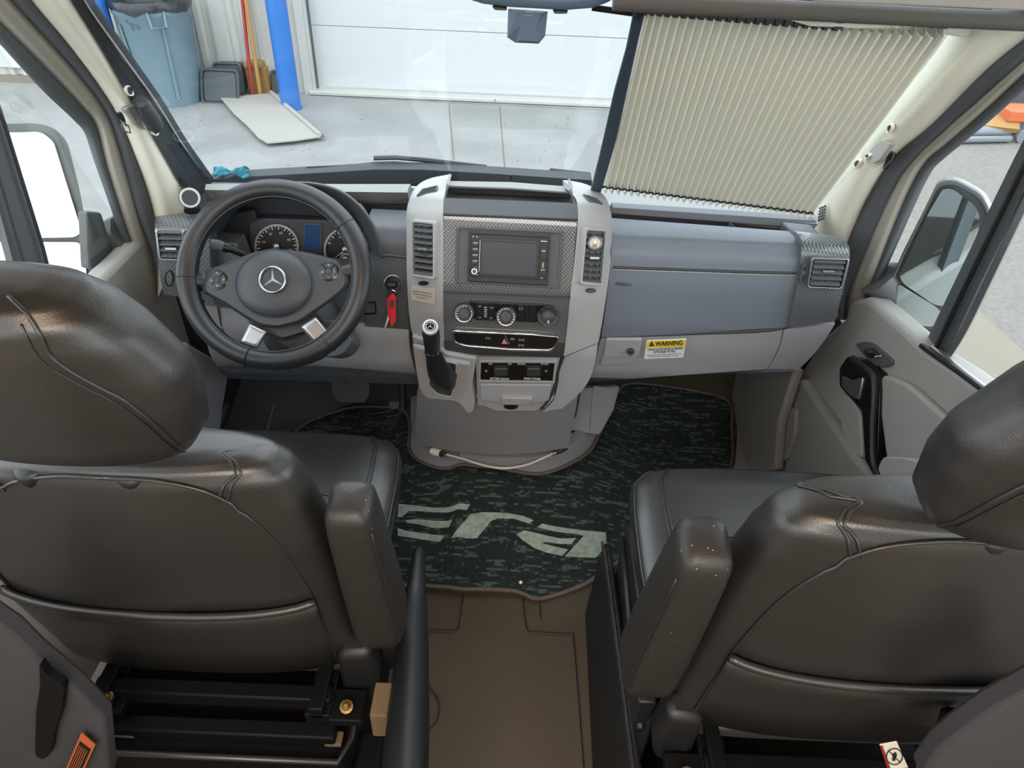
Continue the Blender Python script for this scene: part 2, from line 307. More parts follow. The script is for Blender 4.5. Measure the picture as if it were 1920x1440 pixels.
# front wall with ribs, roller door, white door further left
YW = 7.62
xl, xr = atY(583, 100, YW).x, 3.4
wf = struct(obj('wall_front', M().box((-8.4, YW+.1, 2), (12.5+.0, .2, 5.4)), 'steelwall'))
x = xl-.28; i = 0
while x > -7.3:
    m = M(); w = .045 if i % 4 else .11
    m.prism([V((x-w, YW, G)), V((x-w*.55, YW-.03, G)), V((x+w*.55, YW-.03, G)), V((x+w, YW, G))], [V((x-w, YW, 4)), V((x-w*.55, YW-.03, 4)), V((x+w*.55, YW-.03, 4)), V((x+w, YW, 4))])
    obj('rib', m, 'steelwall', wf, False); x -= .13 if i % 4 else .2; i += 1
dr = struct(obj('door_3', M().box(((xl+xr)/2, YW+.12, -.45), (xr-xl, .04, .02)), 'edge'))
zb = atY(585, 163, YW).z; zz = zb
for k in range(6):
    h = atY(900, 62, YW).z - zb if k == 0 else .62
    obj('door_section', M().box(((xl+xr)/2, YW+.06, zz+h/2), (xr-xl, .05, h-.006)), 'doorwhite', dr, False, .004); zz += h
cb = struct(obj('door_sill', M().box(((xl+xr)/2+.0, YW+.02, (G+zb)/2-.005), (xr-xl+.1, .22, zb-G-.02)), 'steelwall', None, False, .01))
obj('sill_joint', M().box((atY(928, 185, YW-.1).x, YW-.091, (G+zb)/2), (.008, .004, zb-G-.03)), 'edge', cb)
jm = struct(obj('trim_1', M().box((xl-.05, YW-.02, 1.7), (.09, .1, 4.6)).box((xl+.004, YW-.03, 1.7), (.016, .08, 4.6)), 'steelwall', None, False, .004))
obj('door_gasket', M().box((xl+.02, YW+.02, 1.7), (.02, .03, 4.6)), 'rubber', jm)
xd = atY(65, 140, YW-.02).x
d4 = struct(obj('door_4', M().box((xd-2.2, YW-.03, atY(30, 124, YW).z+1.5), (4.4, .05, 3.0)), 'doorwhite'))
struct(obj('wall_back_sill', M().box((xd-2.2, YW-.04, atY(30, 135, YW).z-.12), (4.6, .08, .2)), 'apron'))
# blue posts
def post(px, py, wpx, label):
    b = gnd(px, py); w = (b-CAM).dot(FW)*wpx/F; o = thing('blue_post', b, label, 'post')
    obj('shaft', M().lathe([(w/2, .012), (w/2, 3.6)], b, n=28), 'blue', o); obj('foot_plate', M().lathe([(w/2+.01, 0), (w/2+.01, .014)], b, n=28), 'blue', o)
post(547, 203, 36, 'thick blue painted post standing right beside the white roller door')
post(232, 196, 40, 'thick blue painted post seen over the driver side pillar, left of the bin')
# bin
b = gnd(326, 188); R1 = .29; o = thing('trash_can', b, 'grey-blue round plastic waste bin with a black liner folded over its rim', 'bin')
H = .9
obj('bin_body', M().lathe([(R1-.035, 0), (R1-.03, .02), (R1+.0, .3), (R1+.035, H-.12), (R1+.05, H-.1), (R1+.05, H-.07), (R1+.035, H-.06), (R1+.05, H)], b, n=40, cap=(True, False)), 'bin', o)
for s in (-.62, .62, 2.2, 3.9):
    dv = V((math.sin(s), -math.cos(s), 0)); tv = V((math.cos(s), math.sin(s), 0)); c = b + dv*(R1+.035)
    obj('bin_rib', M().tube([c+V((0, 0, .08))-dv*.045, c+V((0, 0, .45))-dv*.01, c+V((0, 0, .72))+dv*.01], [.018, .016, .01], 8), 'bin', o)
for s in (.52, math.pi+.52):
    dv = V((math.sin(s), -math.cos(s), 0)); tv = V((math.cos(s), math.sin(s), 0)); c = b + dv*(R1+.04)
    obj('handle', M().tube([c-tv*.07+V((0, 0, .84)), c-tv*.06+dv*.06+V((0, 0, .72)), c+tv*.06+dv*.06+V((0, 0, .72)), c+tv*.07+V((0, 0, .84))], .013, 8), 'bin', o)
rows = []
for j, (r, z) in enumerate(((R1-.02, H-.32), (R1+.02, H-.1), (R1+.035, H+.005), (R1+.056, H+.02), (R1+.068, H-.01), (R1+.066, H-.07))):
    rows.append([b + V((math.cos(a)*(r+.006*math.sin(9*a+j)), math.sin(a)*(r+.006*math.cos(7*a)), z + (.018*math.sin(5*a)+.01*math.sin(13*a))*(j > 3))) for a in [2*math.pi*k/48 for k in range(48)]])
obj('liner_bag', M().grid(rows, True), 'bag', o, True); obj('rubbish_fill', M().lathe([(.01, H-.27), (.2, H-.29), (R1-.03, H-.33)], b, n=18, cap=(False, False)), 'bag', o)
nrmB = (CAM-b); nrmB.z = 0; nrmB.normalize(); bs = lambda px, py: atP(px, py, b+nrmB*(R1+.04), nrmB)
text('WASTE', 249, 47, bs, 7, 'ink', o, (4, 2)); text('TE', 248, 54, bs, 6, 'ink', o, (4, 2))
# dark tubs stacked on their sides
def tub(px, py, w, h, lean, label, dy=0):
    c = gnd(px, py); c.y += dy; sc = (c-CAM).dot(FW)/F; w, h = w*sc, h*sc*1.1
    o = thing('plastic_tub', c, label, 'tub'); P = lambda u, v, d: c + V((u*w/2, d + v*lean, v*h))
    def sect(s, d): return [P(u*s, .5+(v-.5)*s, d) for u, v in rpoly([(-1., 0.), (1., 0.), (1., 1.), (-1., 1.)], .22, 4)]
    obj('tub_shell', M().grid([sect(1, 0), sect(1, .03), sect(.86, .2)], True), 'tub', o, 40); obj('tub_floor', M().prism(sect(.9, -.002), sect(.9, .02)), 'tub', o, False, .01)
    obj('rim', M().tube(sect(1, 0), .014, 6, True), 'tub', o)
tub(413, 194, 68, 48, .14, 'dark grey plastic tub leaning on its side next to the waste bin'); tub(426, 186, 50, 50, .06, 'second dark tub, behind the leaning tub beside the bin', .1)
tub(520, 182, 26, 34, .05, 'small dark tub half hidden behind the blue post by the door', .12)
c = gnd(478, 185); o = tag(obj('wood_block', M().box(c+V((0, .2, .13)), (.2, .12, .26)).box(c+V((-.01, .19, .285)), (.17, .17, .05)), 'cardboard', None, False, .008), 'yellowish wooden block against the ribbed wall behind the poles', 'block')
p, q = gnd(474, 184), atY(450, -40, YW-.1); tag(obj('red_pole', M().tube([p+V((0, 0, .0)), q], .016, 10), 'red'), 'thin red pole leaning on the ribbed wall', 'pole')
p, q = gnd(489, 183), atY(452, -60, YW-.12); tag(obj('wooden_pole', M().tube([p, q], .02, 10), 'pole_wood'), 'light wooden broom handle leaning on the ribbed wall', 'pole')
# loose board on the floor
pts = [(416, 193), (440, 190), (510, 184), (602, 265), (556, 272), (503, 277), (487, 268), (463, 242), (455, 235), (441, 222)]
ps = [gnd(*q)+V((0, 0, .05)) for q in pts]; o = thing('loose_board', (sum(ps, V((0, 0, 0)))/len(ps)), 'cream board with a wavy cut edge lying on the shop floor', 'board')
obj('board_sheet', M().prism(ps, [p-V((0, 0, .018)) for p in ps]), 'board', o, False, .003)
a, e = ps[2], ps[3]; obj('edge_rail', M().tube([a+V((0, 0, .01)), e+V((0, 0, .01))], .018, 6), 'board', o); obj('rail_slot', M().tube([a+V((.025, .01, -.01)), e+V((.025, .01, -.01))], .014, 6), 'edge', o)
# things on the lot beyond the passenger window
c = gnd(1880, 232) + V((.0, .2, 0)); ax = V((1, .75, 0)).normalized(); c.z = G+.33
o = thing('spare_tire', V((c.x, c.y, G)), 'large black tyre standing on the asphalt beyond the passenger window', 'tyre')
obj('tread', M().lathe([(.2, -.12), (.29, -.13), (.325, -.1), (.33, 0), (.325, .1), (.29, .13), (.2, .12)], c, ax, 36, (True, True)), 'tyre', o)
for k in (-.05, 0, .05): obj('tread_groove', M().tube([c+ax*k+(V((-ax.y, ax.x, 0))*math.cos(t)+V((0, 0, 1))*math.sin(t))*.332 for t in [2*math.pi*i/36 for i in range(36)]], .006, 5, True), 'black', o)
p, q = gnd(1780, 272), gnd(1893, 270); o = thing('floor_jack', (p+q)/2, 'long grey trolley jack lying on the asphalt in front of the tyre', 'jack')
obj('jack_rail', M().tube([p+V((0, .1, .09)), q+V((0, .1, .09))], .055, 10), 'jack', o); obj('jack_rail', M().tube([p+V((0, 0, .05)), q+V((-.02, 0, .05))], .03, 8), 'jack', o); obj('caster', M().lathe([(.06, -.02), (.06, .02)], q+V((.1, .02, .07)), (0, 1, 0), 14), 'jack', o)
c = gnd(1850, 262); o = tag(obj('cardboard_scrap', M().prism([c+V(v) for v in ((-.45, 0, .16), (.2, -.1, .14), (.32, .16, .2), (-.1, .3, .17))], [c+V(v) for v in ((-.42, 0, .11), (.2, -.08, .1), (.3, .16, .15), (-.1, .3, .12))]), 'cardboard', None, False), 'crumpled brown cardboard scrap lying on the trolley jack', 'cardboard')
a, e = atZ(1912, 190, G), atZ(1960, 250, G); o = thing('lift_arm', a, 'orange and grey lift arm to the right of the tyre', 'lift arm')
obj('arm_beam', M().box(atZ(1930, 232, G+.1), (.5, .16, .16)), 'jack', o, False, .01); obj('arm_pad', M().box(atZ(1926, 212, G+.22), (.5, .3, .1)), 'orange', o, False, .01)

m = M()
for i in range(60):
    p = gnd(random.uniform(300, 1100), random.uniform(215, 320)); a = random.uniform(0, 6.28); r = random.uniform(.003, .008); u = V((math.cos(a)*r*random.uniform(1, 2.5), math.sin(a)*r, 0)); w = V((-math.sin(a)*r*.6, math.cos(a)*r*.6, 0)); z = V((0, 0, .004))
    m.prism([p+z+u, p+z+w, p+z-u, p+z-w], [p+u, p+w, p-u, p-w])
o = obj('grit', m, 'edge', sf, False); o['kind'] = 'stuff'
# ================================================================ cab shell
def hump(x, y):                            # engine hump and toe boards of the cab floor
    h = .10*math.exp(-((x-.03)/.34)**4)*(1/(1+math.exp(-(y-1.38)*16)))
    return h + .30*max(0, y-1.78)
def onfloor(px, py, up=0):
    z = 0
    for _ in range(30): p = atZ(px, py, z+up); z = z*.4 + .6*hump(p.x, min(p.y, 2.3))
    return atZ(px, py, z+up)
xs = [-.94+1.88*i/46 for i in range(47)]; ys = [-2.5, -1, 0, .4, .7, 1.0] + [1.1+.05*i for i in range(22)]
fl = struct(obj('floor', M().sheet([[V((x, y, hump(x, y)-.006)) for x in xs] for y in ys], V((0, 0, -.06))), 'floor', None, 60))
zf = lambda px, py: atZ(px, py, 0)
def seam(pts, closed=False):
    P = [zf(*q) + V((0, 0, .0006)) for q in (pts if closed else pxline(pts, 3))]
    obj('seam', M().tube(P, .0016, 5, closed), 'black', fl)
seam([(1075, 1190), (1082, 1270), (1089, 1360), (1095, 1440)]); seam([(797, 1181), (850, 1183), (859, 1176), (862, 1160), (869, 1115)]); seam([(981, 1122), (986, 1168), (992, 1184), (1010, 1186), (1078, 1190)])
seam([(797, 1285), (812, 1297), (823, 1318), (822, 1345), (812, 1362), (797, 1371)]); seam([(1012, 1128), (1014, 1160)])
# windscreen: curved glass, centre of the lower edge further forward than its corners
def scr(u, v):                             # u -1..1 across, v 0 base .. 1 header
    hw = lerp(.746, .674, v); y = lerp(1.715-.085*u*u, 1.27-.165*u*u, v); return V((u*hw, y, lerp(.868, 1.375, v)))
gl = struct(obj('window_1', M().grid([[scr(-1+2*i/16, j/8) for i in range(17)] for j in range(9)]), 'glass', None, True))
L5 = [(155, 0), (225, 100), (290, 190), (340, 270), (390, 338)]
sL = lambda x0, k=.15: (lambda px, py: side(px, py, -1, x0, k)); sR = lambda x0, k=.15: (lambda px, py: side(px, py, 1, x0, k))
obj('frit_edge', M().tube([sL(.742)(*q)+V((.0, .0, .0)) for q in pxline([(148, -40)]+L5, 4)], .004, 6), 'chrome', gl, label='thin bright edge of the windscreen')
cowl_px = [(386, 338), (470, 331), (600, 324), (700, 318), (790, 318), (930, 326), (1110, 338), (1110, 356), (840, 350), (600, 346), (470, 350), (386, 352)]
struct(panel('trim_2', cowl_px, lambda px, py: atY(px, py, 1.73), .05, 'wiper'))
# pillars, seals and door frames: left
L0 = [(-60, 18), (0, 83), (75, 165), (135, 222), (160, 252), (180, 310), (215, 410), (240, 490), (236, 540)]
L1 = [(-60, -20), (0, 42), (80, 122), (148, 193), (180, 235), (200, 310), (232, 410), (258, 490), (258, 540)]
L2 = [(-20, -60), (20, 0), (100, 88), (165, 162), (203, 218), (226, 290), (254, 390), (284, 480), (290, 560)]
L3 = [(20, -60), (58, 0), (135, 92), (213, 202), (258, 305), (286, 390), (296, 460), (296, 560)]
L4 = [(100, -60), (133, 0), (195, 100), (240, 180), (290, 262), (326, 325), (352, 372), (352, 412)]
L5b = [(120, -60), (155, 0), (225, 100), (290, 190), (340, 270), (385, 332), (396, 352), (400, 372)]
off = V((-.02, .03, 0))
dl = thing('door_1', V((-.86, 1.1, .45)), 'left cab door', 'door'); del dl['label'], dl['category']; struct(dl)
dr_ = thing('door_2', V((.86, 1.1, .45)), 'right cab door', 'door'); del dr_['label'], dr_['category']; struct(dr_)
band('window_seal', L0, L1, sL(.885), sL(.865), off, 'rubber', dl, .012)
band('door_frame', L1, L2, sL(.865), sL(.84), off, 'silverpaint', dl, .015)
pl = struct(band('trim_3', L3, L4, sL(.815), sL(.76), V((-.01, .05, 0)), 'cream', None, .03, 10))
band('pillar_seal', L2, L3, sL(.84), sL(.815), off, 'rubber', pl, .015)
band('glass_border', L4, L5b, sL(.757), sL(.742), V((-.0, .03, 0)), 'wiper', pl, .0)
# right
R0 = [(1985, 110), (1920, 170), (1850, 232), (1765, 302), (1745, 325), (1722, 367), (1680, 460), (1645, 545), (1652, 578)]
R1 = [(1985, 80), (1920, 140), (1850, 205), (1775, 270), (1735, 305), (1700, 367), (1645, 500), (1622, 560), (1618, 600)]
R2 = [(1985, 55), (1920, 112), (1850, 175), (1770, 245), (1705, 310), (1670, 367), (1612, 500), (1590, 560), (1588, 600)]
R3 = [(1985, 25), (1920, 73), (1847, 133), (1747, 233), (1680, 290), (1633, 360), (1594, 440), (1578, 500), (1570, 600)]
R4 = [(1900, -20), (1815, 55), (1750, 135), (1687, 208), (1640, 262), (1600, 310), (1555, 366), (1524, 402), (1520, 440)]
off = V((.02, .03, 0))
band('window_seal', R0, R1, sR(.885), sR(.865), off, 'rubber', dr_, .012)
band('door_frame', R1, R2, sR(.865), sR(.84), off, 'silverpaint', dr_, .015)
pr = struct(band('trim_4', R3, R4, sR(.815), sR(.755), V((.01, .05, 0)), 'cream', None, .03, 10))
band('pillar_seal', R2, R3, sR(.84), sR(.815), off, 'rubber', pr, .015)
# pillar details: slots, handle sockets, perforations, striker clips
def slot(px, parent, s):
    f = (sL if s < 0 else sR)(.76); px = rpoly(px, 5); cxm = sum(p[0] for p in px)/len(px); cym = sum(p[1] for p in px)/len(px)
    inn = [(lerp(cxm, a, .72), lerp(cym, b, .72)) for a, b in px]
    bz = bezel('slot_rim', px, inn, f, .006, 'cream', parent, .008, .001); panel('slot', inn, f, .004, 'black', bz, .006)
slot([(229, 158), (240, 160), (245, 178), (236, 180), (229, 170)], pl, -1); slot([(276, 240), (289, 236), (294, 246), (288, 254), (281, 252)], pl, -1)
slot([(1669, 236), (1680, 229), (1681, 240), (1672, 250), (1669, 248)], pr, 1); slot([(1606, 304), (1618, 296), (1620, 303), (1611, 315), (1606, 314)], pr, 1); slot([(1626, 291), (1636, 286), (1638, 291), (1633, 297), (1628, 297)], pr, 1)
panel('handle_socket', rpoly([(221, 202), (246, 190), (263, 218), (276, 230), (262, 243), (246, 233), (233, 214)], 6), sL(.77), .01, 'door', pl, .012, .003)
panel('handle_socket', rpoly([(1640, 283), (1665, 262), (1683, 268), (1660, 300), (1646, 306), (1634, 302)], 5), sR(.77), .01, 'door', pr, .012, .003)
for s, par, c0, dx, f in ((-1, pl, (331, 330), (4.6, 5.4), sL(.765)), (1, pr, (1549, 388), (4.4, -5.2), sR(.765))):
    for r in range(5):
        for c in range(3): panel('perforation', [(c0[0]+c*4.6-2+r*.7*(-s)+a, c0[1]+r*5.6+c*1.8*(-s)+b) for a, b in ((0, 0), (2.6, .6*(-s)), (3, 4), (.4, 3.4))], f, .002, 'darker', par, .014)
o = band('seal_clip', [(217, 214), (232, 232), (246, 250)], [(226, 212), (240, 230), (249, 246)], sL(.8), sL(.79), V((-.004, .01, 0)), 'black', pl); obj('clip_wire', M().tube([sL(.785)(*q) for q in ((228, 232), (232, 246), (245, 249), (241, 236), (231, 230))], .0018, 5), 'steel', pl)
band('seal_clip', [(1664, 318), (1672, 302), (1680, 290)], [(1655, 316), (1664, 296), (1672, 286)], sR(.8), sR(.79), V((.004, .01, 0)), 'black', pr); obj('clip_wire', M().tube([sR(.785)(*q) for q in ((1676, 288), (1672, 300), (1660, 312), (1656, 316))], .0018, 5), 'steel', pr)
# side glass and divider bars
def glassside(name, px, s, par): obj(name, slab(M(), px, lambda a, b: side(a, b, s, .892), .004), 'glass', par, False)
obj('window_pane', M().add([V((-.892+.15*(z-.9), y, z)) for y, z in ((1.55, .78), (.1, .88), (.1, 1.5), (1.1, 1.5))], [(0, 1, 2, 3)]), 'glass', dl, False)
obj('window_pane', M().add([V((.892-.15*(z-.9), y, z)) for y, z in ((1.55, .70), (.1, .88), (.1, 1.5), (1.1, 1.5))], [(0, 1, 2, 3)]), 'glass', dr_, False)
b_ = band('divider_bar', [(-30, 150), (0, 195), (40, 330), (75, 440), (92, 520)], [(-70, 230), (-38, 268), (0, 400), (28, 505), (40, 560)], sL(.88), sL(.88), V((-.02, .01, 0)), 'rubber', dl, .008)
obj('bar_edge', M().tube([sL(.868)(*q) for q in ((-18, 175), (8, 230), (46, 352), (81, 465), (95, 520))], .003, 6), 'darker', b_); obj('bar_groove', M().tube([sL(.868)(*q) for q in ((-45, 240), (-12, 300), (22, 420), (52, 520))], .003, 6), 'darker', b_)
b_ = band('divider_bar', [(1985, 140), (1905, 290), (1813, 480), (1760, 590), (1732, 650)], [(2010, 190), (1940, 320), (1850, 505), (1797, 615), (1768, 672)], sR(.88), sR(.88), V((.02, .01, 0)), 'rubber', dr_, .008)
obj('bar_edge', M().tube([sR(.868)(*q) for q in ((1990, 170), (1925, 300), (1833, 490), (1780, 600), (1750, 664))], .0045, 6), 'black', b_)
band('bar_chrome', [(1995, 205), (1946, 308), (1852, 510), (1802, 612), (1768, 676)], [(2002, 210), (1958, 318), (1862, 520), (1812, 622), (1776, 680)], sR(.876), sR(.876), V((.01, .01, 0)), 'satin', b_)
# left door trim below the belt line
belt = [(-80, 560), (0, 500), (120, 498), (236, 512), (262, 506), (296, 490)]
m = M(); ps = [V((-.865, y, z)) for y, z in ((1.62, .80), (1.52, .77), (1.30, .77), (.5, .82), (.5, .05), (1.62, .05))]; m.prism(ps, [p+V((-.05, 0, 0)) for p in ps]); obj('door_panel', m, 'door', dl, 30, .012)
panel('quarter_panel', rpoly([(163, 398), (190, 398), (212, 470), (214, 505), (168, 505)], 6), sL(.9), .02, 'mirrorshell', dl, 0, .004)
# right door trim
sf_ = lambda px, py: atX(px, py, .865)
door_px = [(1594, 562), (1624, 556), (1650, 577), (1694, 616), (1735, 655), (1790, 690), (1850, 735), (1960, 820), (1990, 1100), (1640, 1010), (1470, 950), (1455, 870), (1462, 800), (1482, 740), (1505, 690), (1545, 630), (1583, 596)]
obj('door_panel', slab(M(), door_px, sf_, .06), 'door', dr_, 30, .015, seg=3)
obj('sill_seal', M().tube([atX(*q, .868) for q in ((1728, 648), (1762, 672), (1800, 698), (1850, 735), (1920, 790))], .006, 8), 'black', dr_); obj('sill_chrome', M().tube([atX(*q, .877) for q in ((1746, 652), (1778, 676), (1815, 704), (1860, 737), (1920, 784))], .006, 8), 'satin', dr_)
low = [(1500, 708), (1530, 752), (1568, 806), (1604, 858), (1640, 900), (1690, 950), (1640, 1000), (1470, 940), (1457, 868), (1464, 800), (1478, 752)]
obj('map_pocket', slab(M(), low, lambda a, b: atX(a, b, .835), .04), 'doorlow', dr_, 30, .014, seg=3)
obj('speaker_bulge', slab(M(), rpoly([(1462, 800), (1480, 762), (1492, 766), (1490, 810), (1476, 860), (1461, 868)], 10), lambda a, b: atX(a, b, .826), .02), 'doorlow', dr_, 30, .008)
obj('pull_recess', slab(M(), rpoly([(1573, 735), (1592, 742), (1612, 776), (1616, 860), (1600, 852), (1576, 805)], 8), lambda a, b: atX(a, b, .845), .02), 'door', dr_, 30, .006)
ar = obj('armrest', slab(M(), rpoly([(1655, 855), (1700, 858), (1760, 880), (1760, 960), (1690, 960), (1664, 915), (1644, 880)], [10, 10, 4, 4, 10, 10, 10]), lambda a, b: atX(a, b, .80), .06), 'door', dr_, 30, .018, seg=3)
obj('armrest_step', slab(M(), rpoly([(1652, 700), (1700, 720), (1790, 800), (1790, 880), (1662, 866), (1650, 770)], 14), lambda a, b: atX(a, b, .845), .02), 'door', dr_, 30, .012, seg=3)
hb = panel('grab_handle', rpoly([(1574, 690), (1590, 667), (1612, 674), (1643, 700), (1649, 728), (1645, 855), (1651, 890), (1664, 918), (1650, 914), (1622, 862), (1616, 770), (1602, 755), (1574, 724)], 7), lambda a, b: atX(a, b, .838), .03, 'gloss', dr_, 0, .006)
obj('handle_ridge', M().tube(smoothline([atX(*q, .83) for q in ((1598, 672), (1632, 698), (1640, 724), (1637, 800), (1638, 862), (1650, 900))], 5), .0075, 8), 'black', hb)
lv = panel('release_lever', rpoly([(1578, 704), (1596, 714), (1618, 706), (1610, 750), (1594, 742), (1577, 724)], 5), lambda a, b: atX(a, b, .834), .012, 'satin', hb, 0, .003)
sw = panel('switch_plate', rpoly([(1606, 646), (1622, 640), (1640, 643), (1678, 675), (1678, 684), (1662, 690), (1640, 685)], 7), sf_, .006, 'rubber', dr_, .006, .002)
bt = panel('window_switch', rpoly([(1630, 655), (1643, 653), (1655, 664), (1653, 671), (1639, 672), (1629, 662)], 3), sf_, .012, 'black', sw, .014, .002)
panel('switch_key', rpoly([(1634, 656), (1643, 655), (1650, 662), (1641, 664)], 2), sf_, .006, 'darker', sw, .019, .001); obj('switch_line', M().tube([atX(*q, .848) for q in ((1640, 669), (1652, 667))], .0012, 5), 'white', sw)
for s, n in ((-1, 'trim_9'), (1, 'trim_10')): struct(obj(n, M().box((s*.935, .36, .38), (.05, .7, .95)), 'door'))
# header, overhead shelf and roof
hp = [(1150, -30), (1150, 12), (1215, 10), (1340, 20), (1500, 34), (1700, 44), (1830, 50), (1960, 58), (1960, -30)]
hd = struct(obj('trim_5', slab(M(), hp, lambda a, b: atY(a, b, 1.12), .1), 'shelf', None, 30, .012))
panel('visor_strip', [(1480, 38), (1620, 43), (1830, 52), (1815, 72), (1760, 64), (1640, 56), (1520, 50)], lambda a, b: atY(a, b, 1.16), .02, 'cream', hd, 0, .004)
obj('shelf_lip', M().tube([atY(*q, 1.06) for q in ((1150, 2), (1340, 12), (1540, 22), (1740, 32), (1960, 42))], .012, 10), 'shelf', hd); panel('shelf_face', [(1520, -30), (1525, 4), (1960, 22), (1960, -30)], lambda a, b: atY(a, b, 1.03), .02, 'door', hd, 0, .003)
struct(obj('ceiling', M().box((0, -.75, 2.09), (1.96, 3.6, .06)).box((0, 1.0, 1.77), (1.7, .06, .6)), 'coach'))
for s, n in ((-1, 'wall_left'), (1, 'wall_right')): 
    wl = struct(obj(n, M().box((s*.955, -1.15, .45), (.05, 2.75, 1.1)).box((s*.955, -1.15, 1.98), (.05, 2.75, .2)).box((s*.955, .1, 1.45), (.05, .25, .95)).box((s*.955, -2.42, 1.45), (.05, .25, .95)).box((s*.955, -1.15, 1.45), (.05, .12, .95)).box((s*.9, .55, 1.8), (.06, 1.1, .6)), 'coach'))
    for y in (-.58, -1.75): obj('window_pane', M().add([V((s*.955, y+a, b)) for a, b in ((-.55, .98), (.55, .98), (.55, 1.9), (-.55, 1.9))], [(0, 1, 2, 3)]), 'glass', wl, False)
struct(obj('wall_back', M().box((0, -2.55, 1.0), (1.9, .05, 2.2)), 'coach'))
fw = struct(obj('wall_front_firewall', M().box((0, 2.2, .2), (1.76, .05, .6)).box((-.92, 1.85, .2), (.04, .75, .75)).box((.92, 1.85, .2), (.04, .75, .75)), 'darker')); fw.name = 'wall_firewall'
hv = [V((x, y, z)) for x, y, z in ((-.92, 1.72, .80), (.92, 1.72, .80), (.86, 2.3, .48), (-.86, 2.3, .48))]; struct(obj('trim_8', M().prism(hv, [p-V((0, 0, .03)) for p in hv]), 'body', None, 30, .01))
# kick panels and sill steps in the footwells
obj('kick_panel', slab(M(), [(1380, 690), (1490, 690), (1460, 790), (1452, 880), (1370, 900), (1362, 800)], lambda a, b: atX(a, b, .80), .03), 'doorlow', fw, 30, .01)
obj('kick_panel', slab(M(), [(350, 640), (432, 690), (420, 760), (412, 830), (340, 850)], lambda a, b: atX(a, b, -.80), .03), 'lower', fw, 30, .01)
for px in ((425, 425, 405), (515, 530, 500)): obj('sill_rib', M().tube([atY(px[0], 760, 1.75), atY(px[2], 812, 1.62)], .006, 6), 'dark', fw)
# exterior mirrors
o = thing('side_mirror', atY(1760, 600, 1.42), 'pale silver exterior mirror with dark glass outside the passenger window', 'mirror')
mn = V((-.45, -.88, .02)).normalized(); mp0 = atY(1762, 480, 1.45)
ms = lambda d: (lambda a, b: atP(a, b, mp0-mn*d, mn))
mpx = rpoly([(1760, 338), (1790, 335), (1840, 362), (1858, 395), (1852, 440), (1822, 560), (1790, 622), (1730, 640), (1672, 600), (1656, 560), (1690, 480), (1730, 400)], 14)
mcx = (1762, 480); sm = [(lerp(mcx[0], a, .8), lerp(mcx[1], b, .8)) for a, b in mpx]
obj('mirror_shell', M().grid([[ms(0)(*q) for q in mpx], [ms(.05)(*q)+V((.006, 0, .004)) for q in mpx], [ms(.13)(*q) for q in sm]], True).add([ms(.13)(*q) for q in sm], [tuple(range(len(sm)))]), 'body', o, 50)
gpx = rpoly([(1768, 352), (1786, 352), (1830, 385), (1838, 408), (1835, 430), (1778, 572), (1752, 570), (1694, 530), (1686, 514), (1740, 400)], 10)
bezel('mirror_bezel', mpx, [(lerp(mcx[0], a, .93), lerp(mcx[1], b, .93)) for a, b in mpx], ms(0), .02, 'mirrorshell', o, .004, .003)
panel('backing', [(lerp(mcx[0], a, .95), lerp(mcx[1], b, .95)) for a, b in mpx], ms(.01), .02, 'mirrorshell', o); panel('mirror_glass', gpx, ms(0), .006, 'mirror', o, .006)
panel('spot_mirror', rpoly([(1684, 530), (1700, 540), (1756, 574), (1770, 590), (1750, 612), (1700, 606), (1680, 580)], 10), ms(0), .006, 'mirror', o, .004)
tl = panel('turn_signal', rpoly([(1792, 570), (1826, 568), (1832, 572), (1820, 610), (1800, 630), (1772, 634), (1760, 620)], 8), ms(.06), .05, 'lens', o, 0, .006); panel('amber_bulb', rpoly([(1796, 584), (1812, 584), (1806, 602), (1788, 598)], 3), ms(.05), .01, 'amber', tl)
obj('mirror_foot', M().tube([atY(1690, 560, 1.5), V((.9, 1.52, .76))], [.04, .05], 10), 'mirrorshell', o); panel('signal_cap', rpoly([(1812, 545), (1830, 540), (1836, 566), (1812, 572), (1796, 560)], 4), ms(.04), .06, 'body', o, 0, .005)
o = thing('side_mirror', atY(100, 500, 1.45), 'grey exterior mirror full of bright reflection outside the driver window', 'mirror')
mpx = rpoly([(-120, 236), (60, 231), (96, 236), (126, 262), (150, 360), (168, 450), (176, 520), (-120, 560)], [4, 4, 20, 20, 10, 10, 10, 4]); mcx = (0, 380)
mn2 = V((.2, -.93, .30)).normalized(); mp2 = atY(100, 380, 1.5)
ms = lambda d: (lambda a, b: atP(a, b, mp2-mn2*d, mn2)); sm = [(lerp(mcx[0], a, .85), lerp(mcx[1], b, .85)) for a, b in mpx]
obj('mirror_shell', M().grid([[ms(0)(*q) for q in mpx], [ms(.06)(*q) for q in mpx], [ms(.14)(*q) for q in sm]], True).add([ms(.14)(*q) for q in sm], [tuple(range(len(sm)))]).add([ms(0)(*q) for q in mpx], [tuple(range(len(mpx)))]), 'mirrorshell', o, 50)
g1 = rpoly([(-110, 252), (80, 247), (103, 265), (120, 320), (153, 425), (152, 438), (140, 444), (-110, 448)], [3, 12, 10, 4, 8, 6, 6, 3]); g2 = rpoly([(-110, 452), (150, 453), (160, 468), (165, 520), (-110, 520)], [3, 8, 6, 4, 3])
panel('mirror_glass', g1, ms(0), .006, 'mirror', o, .008); panel('spot_mirror', g2, ms(0), .006, 'mirror', o, .008)
obj('mirror_foot', M().tube([atY(160, 470, 1.54), V((-.9, 1.54, .78))], [.04, .05], 10), 'mirrorshell', o)
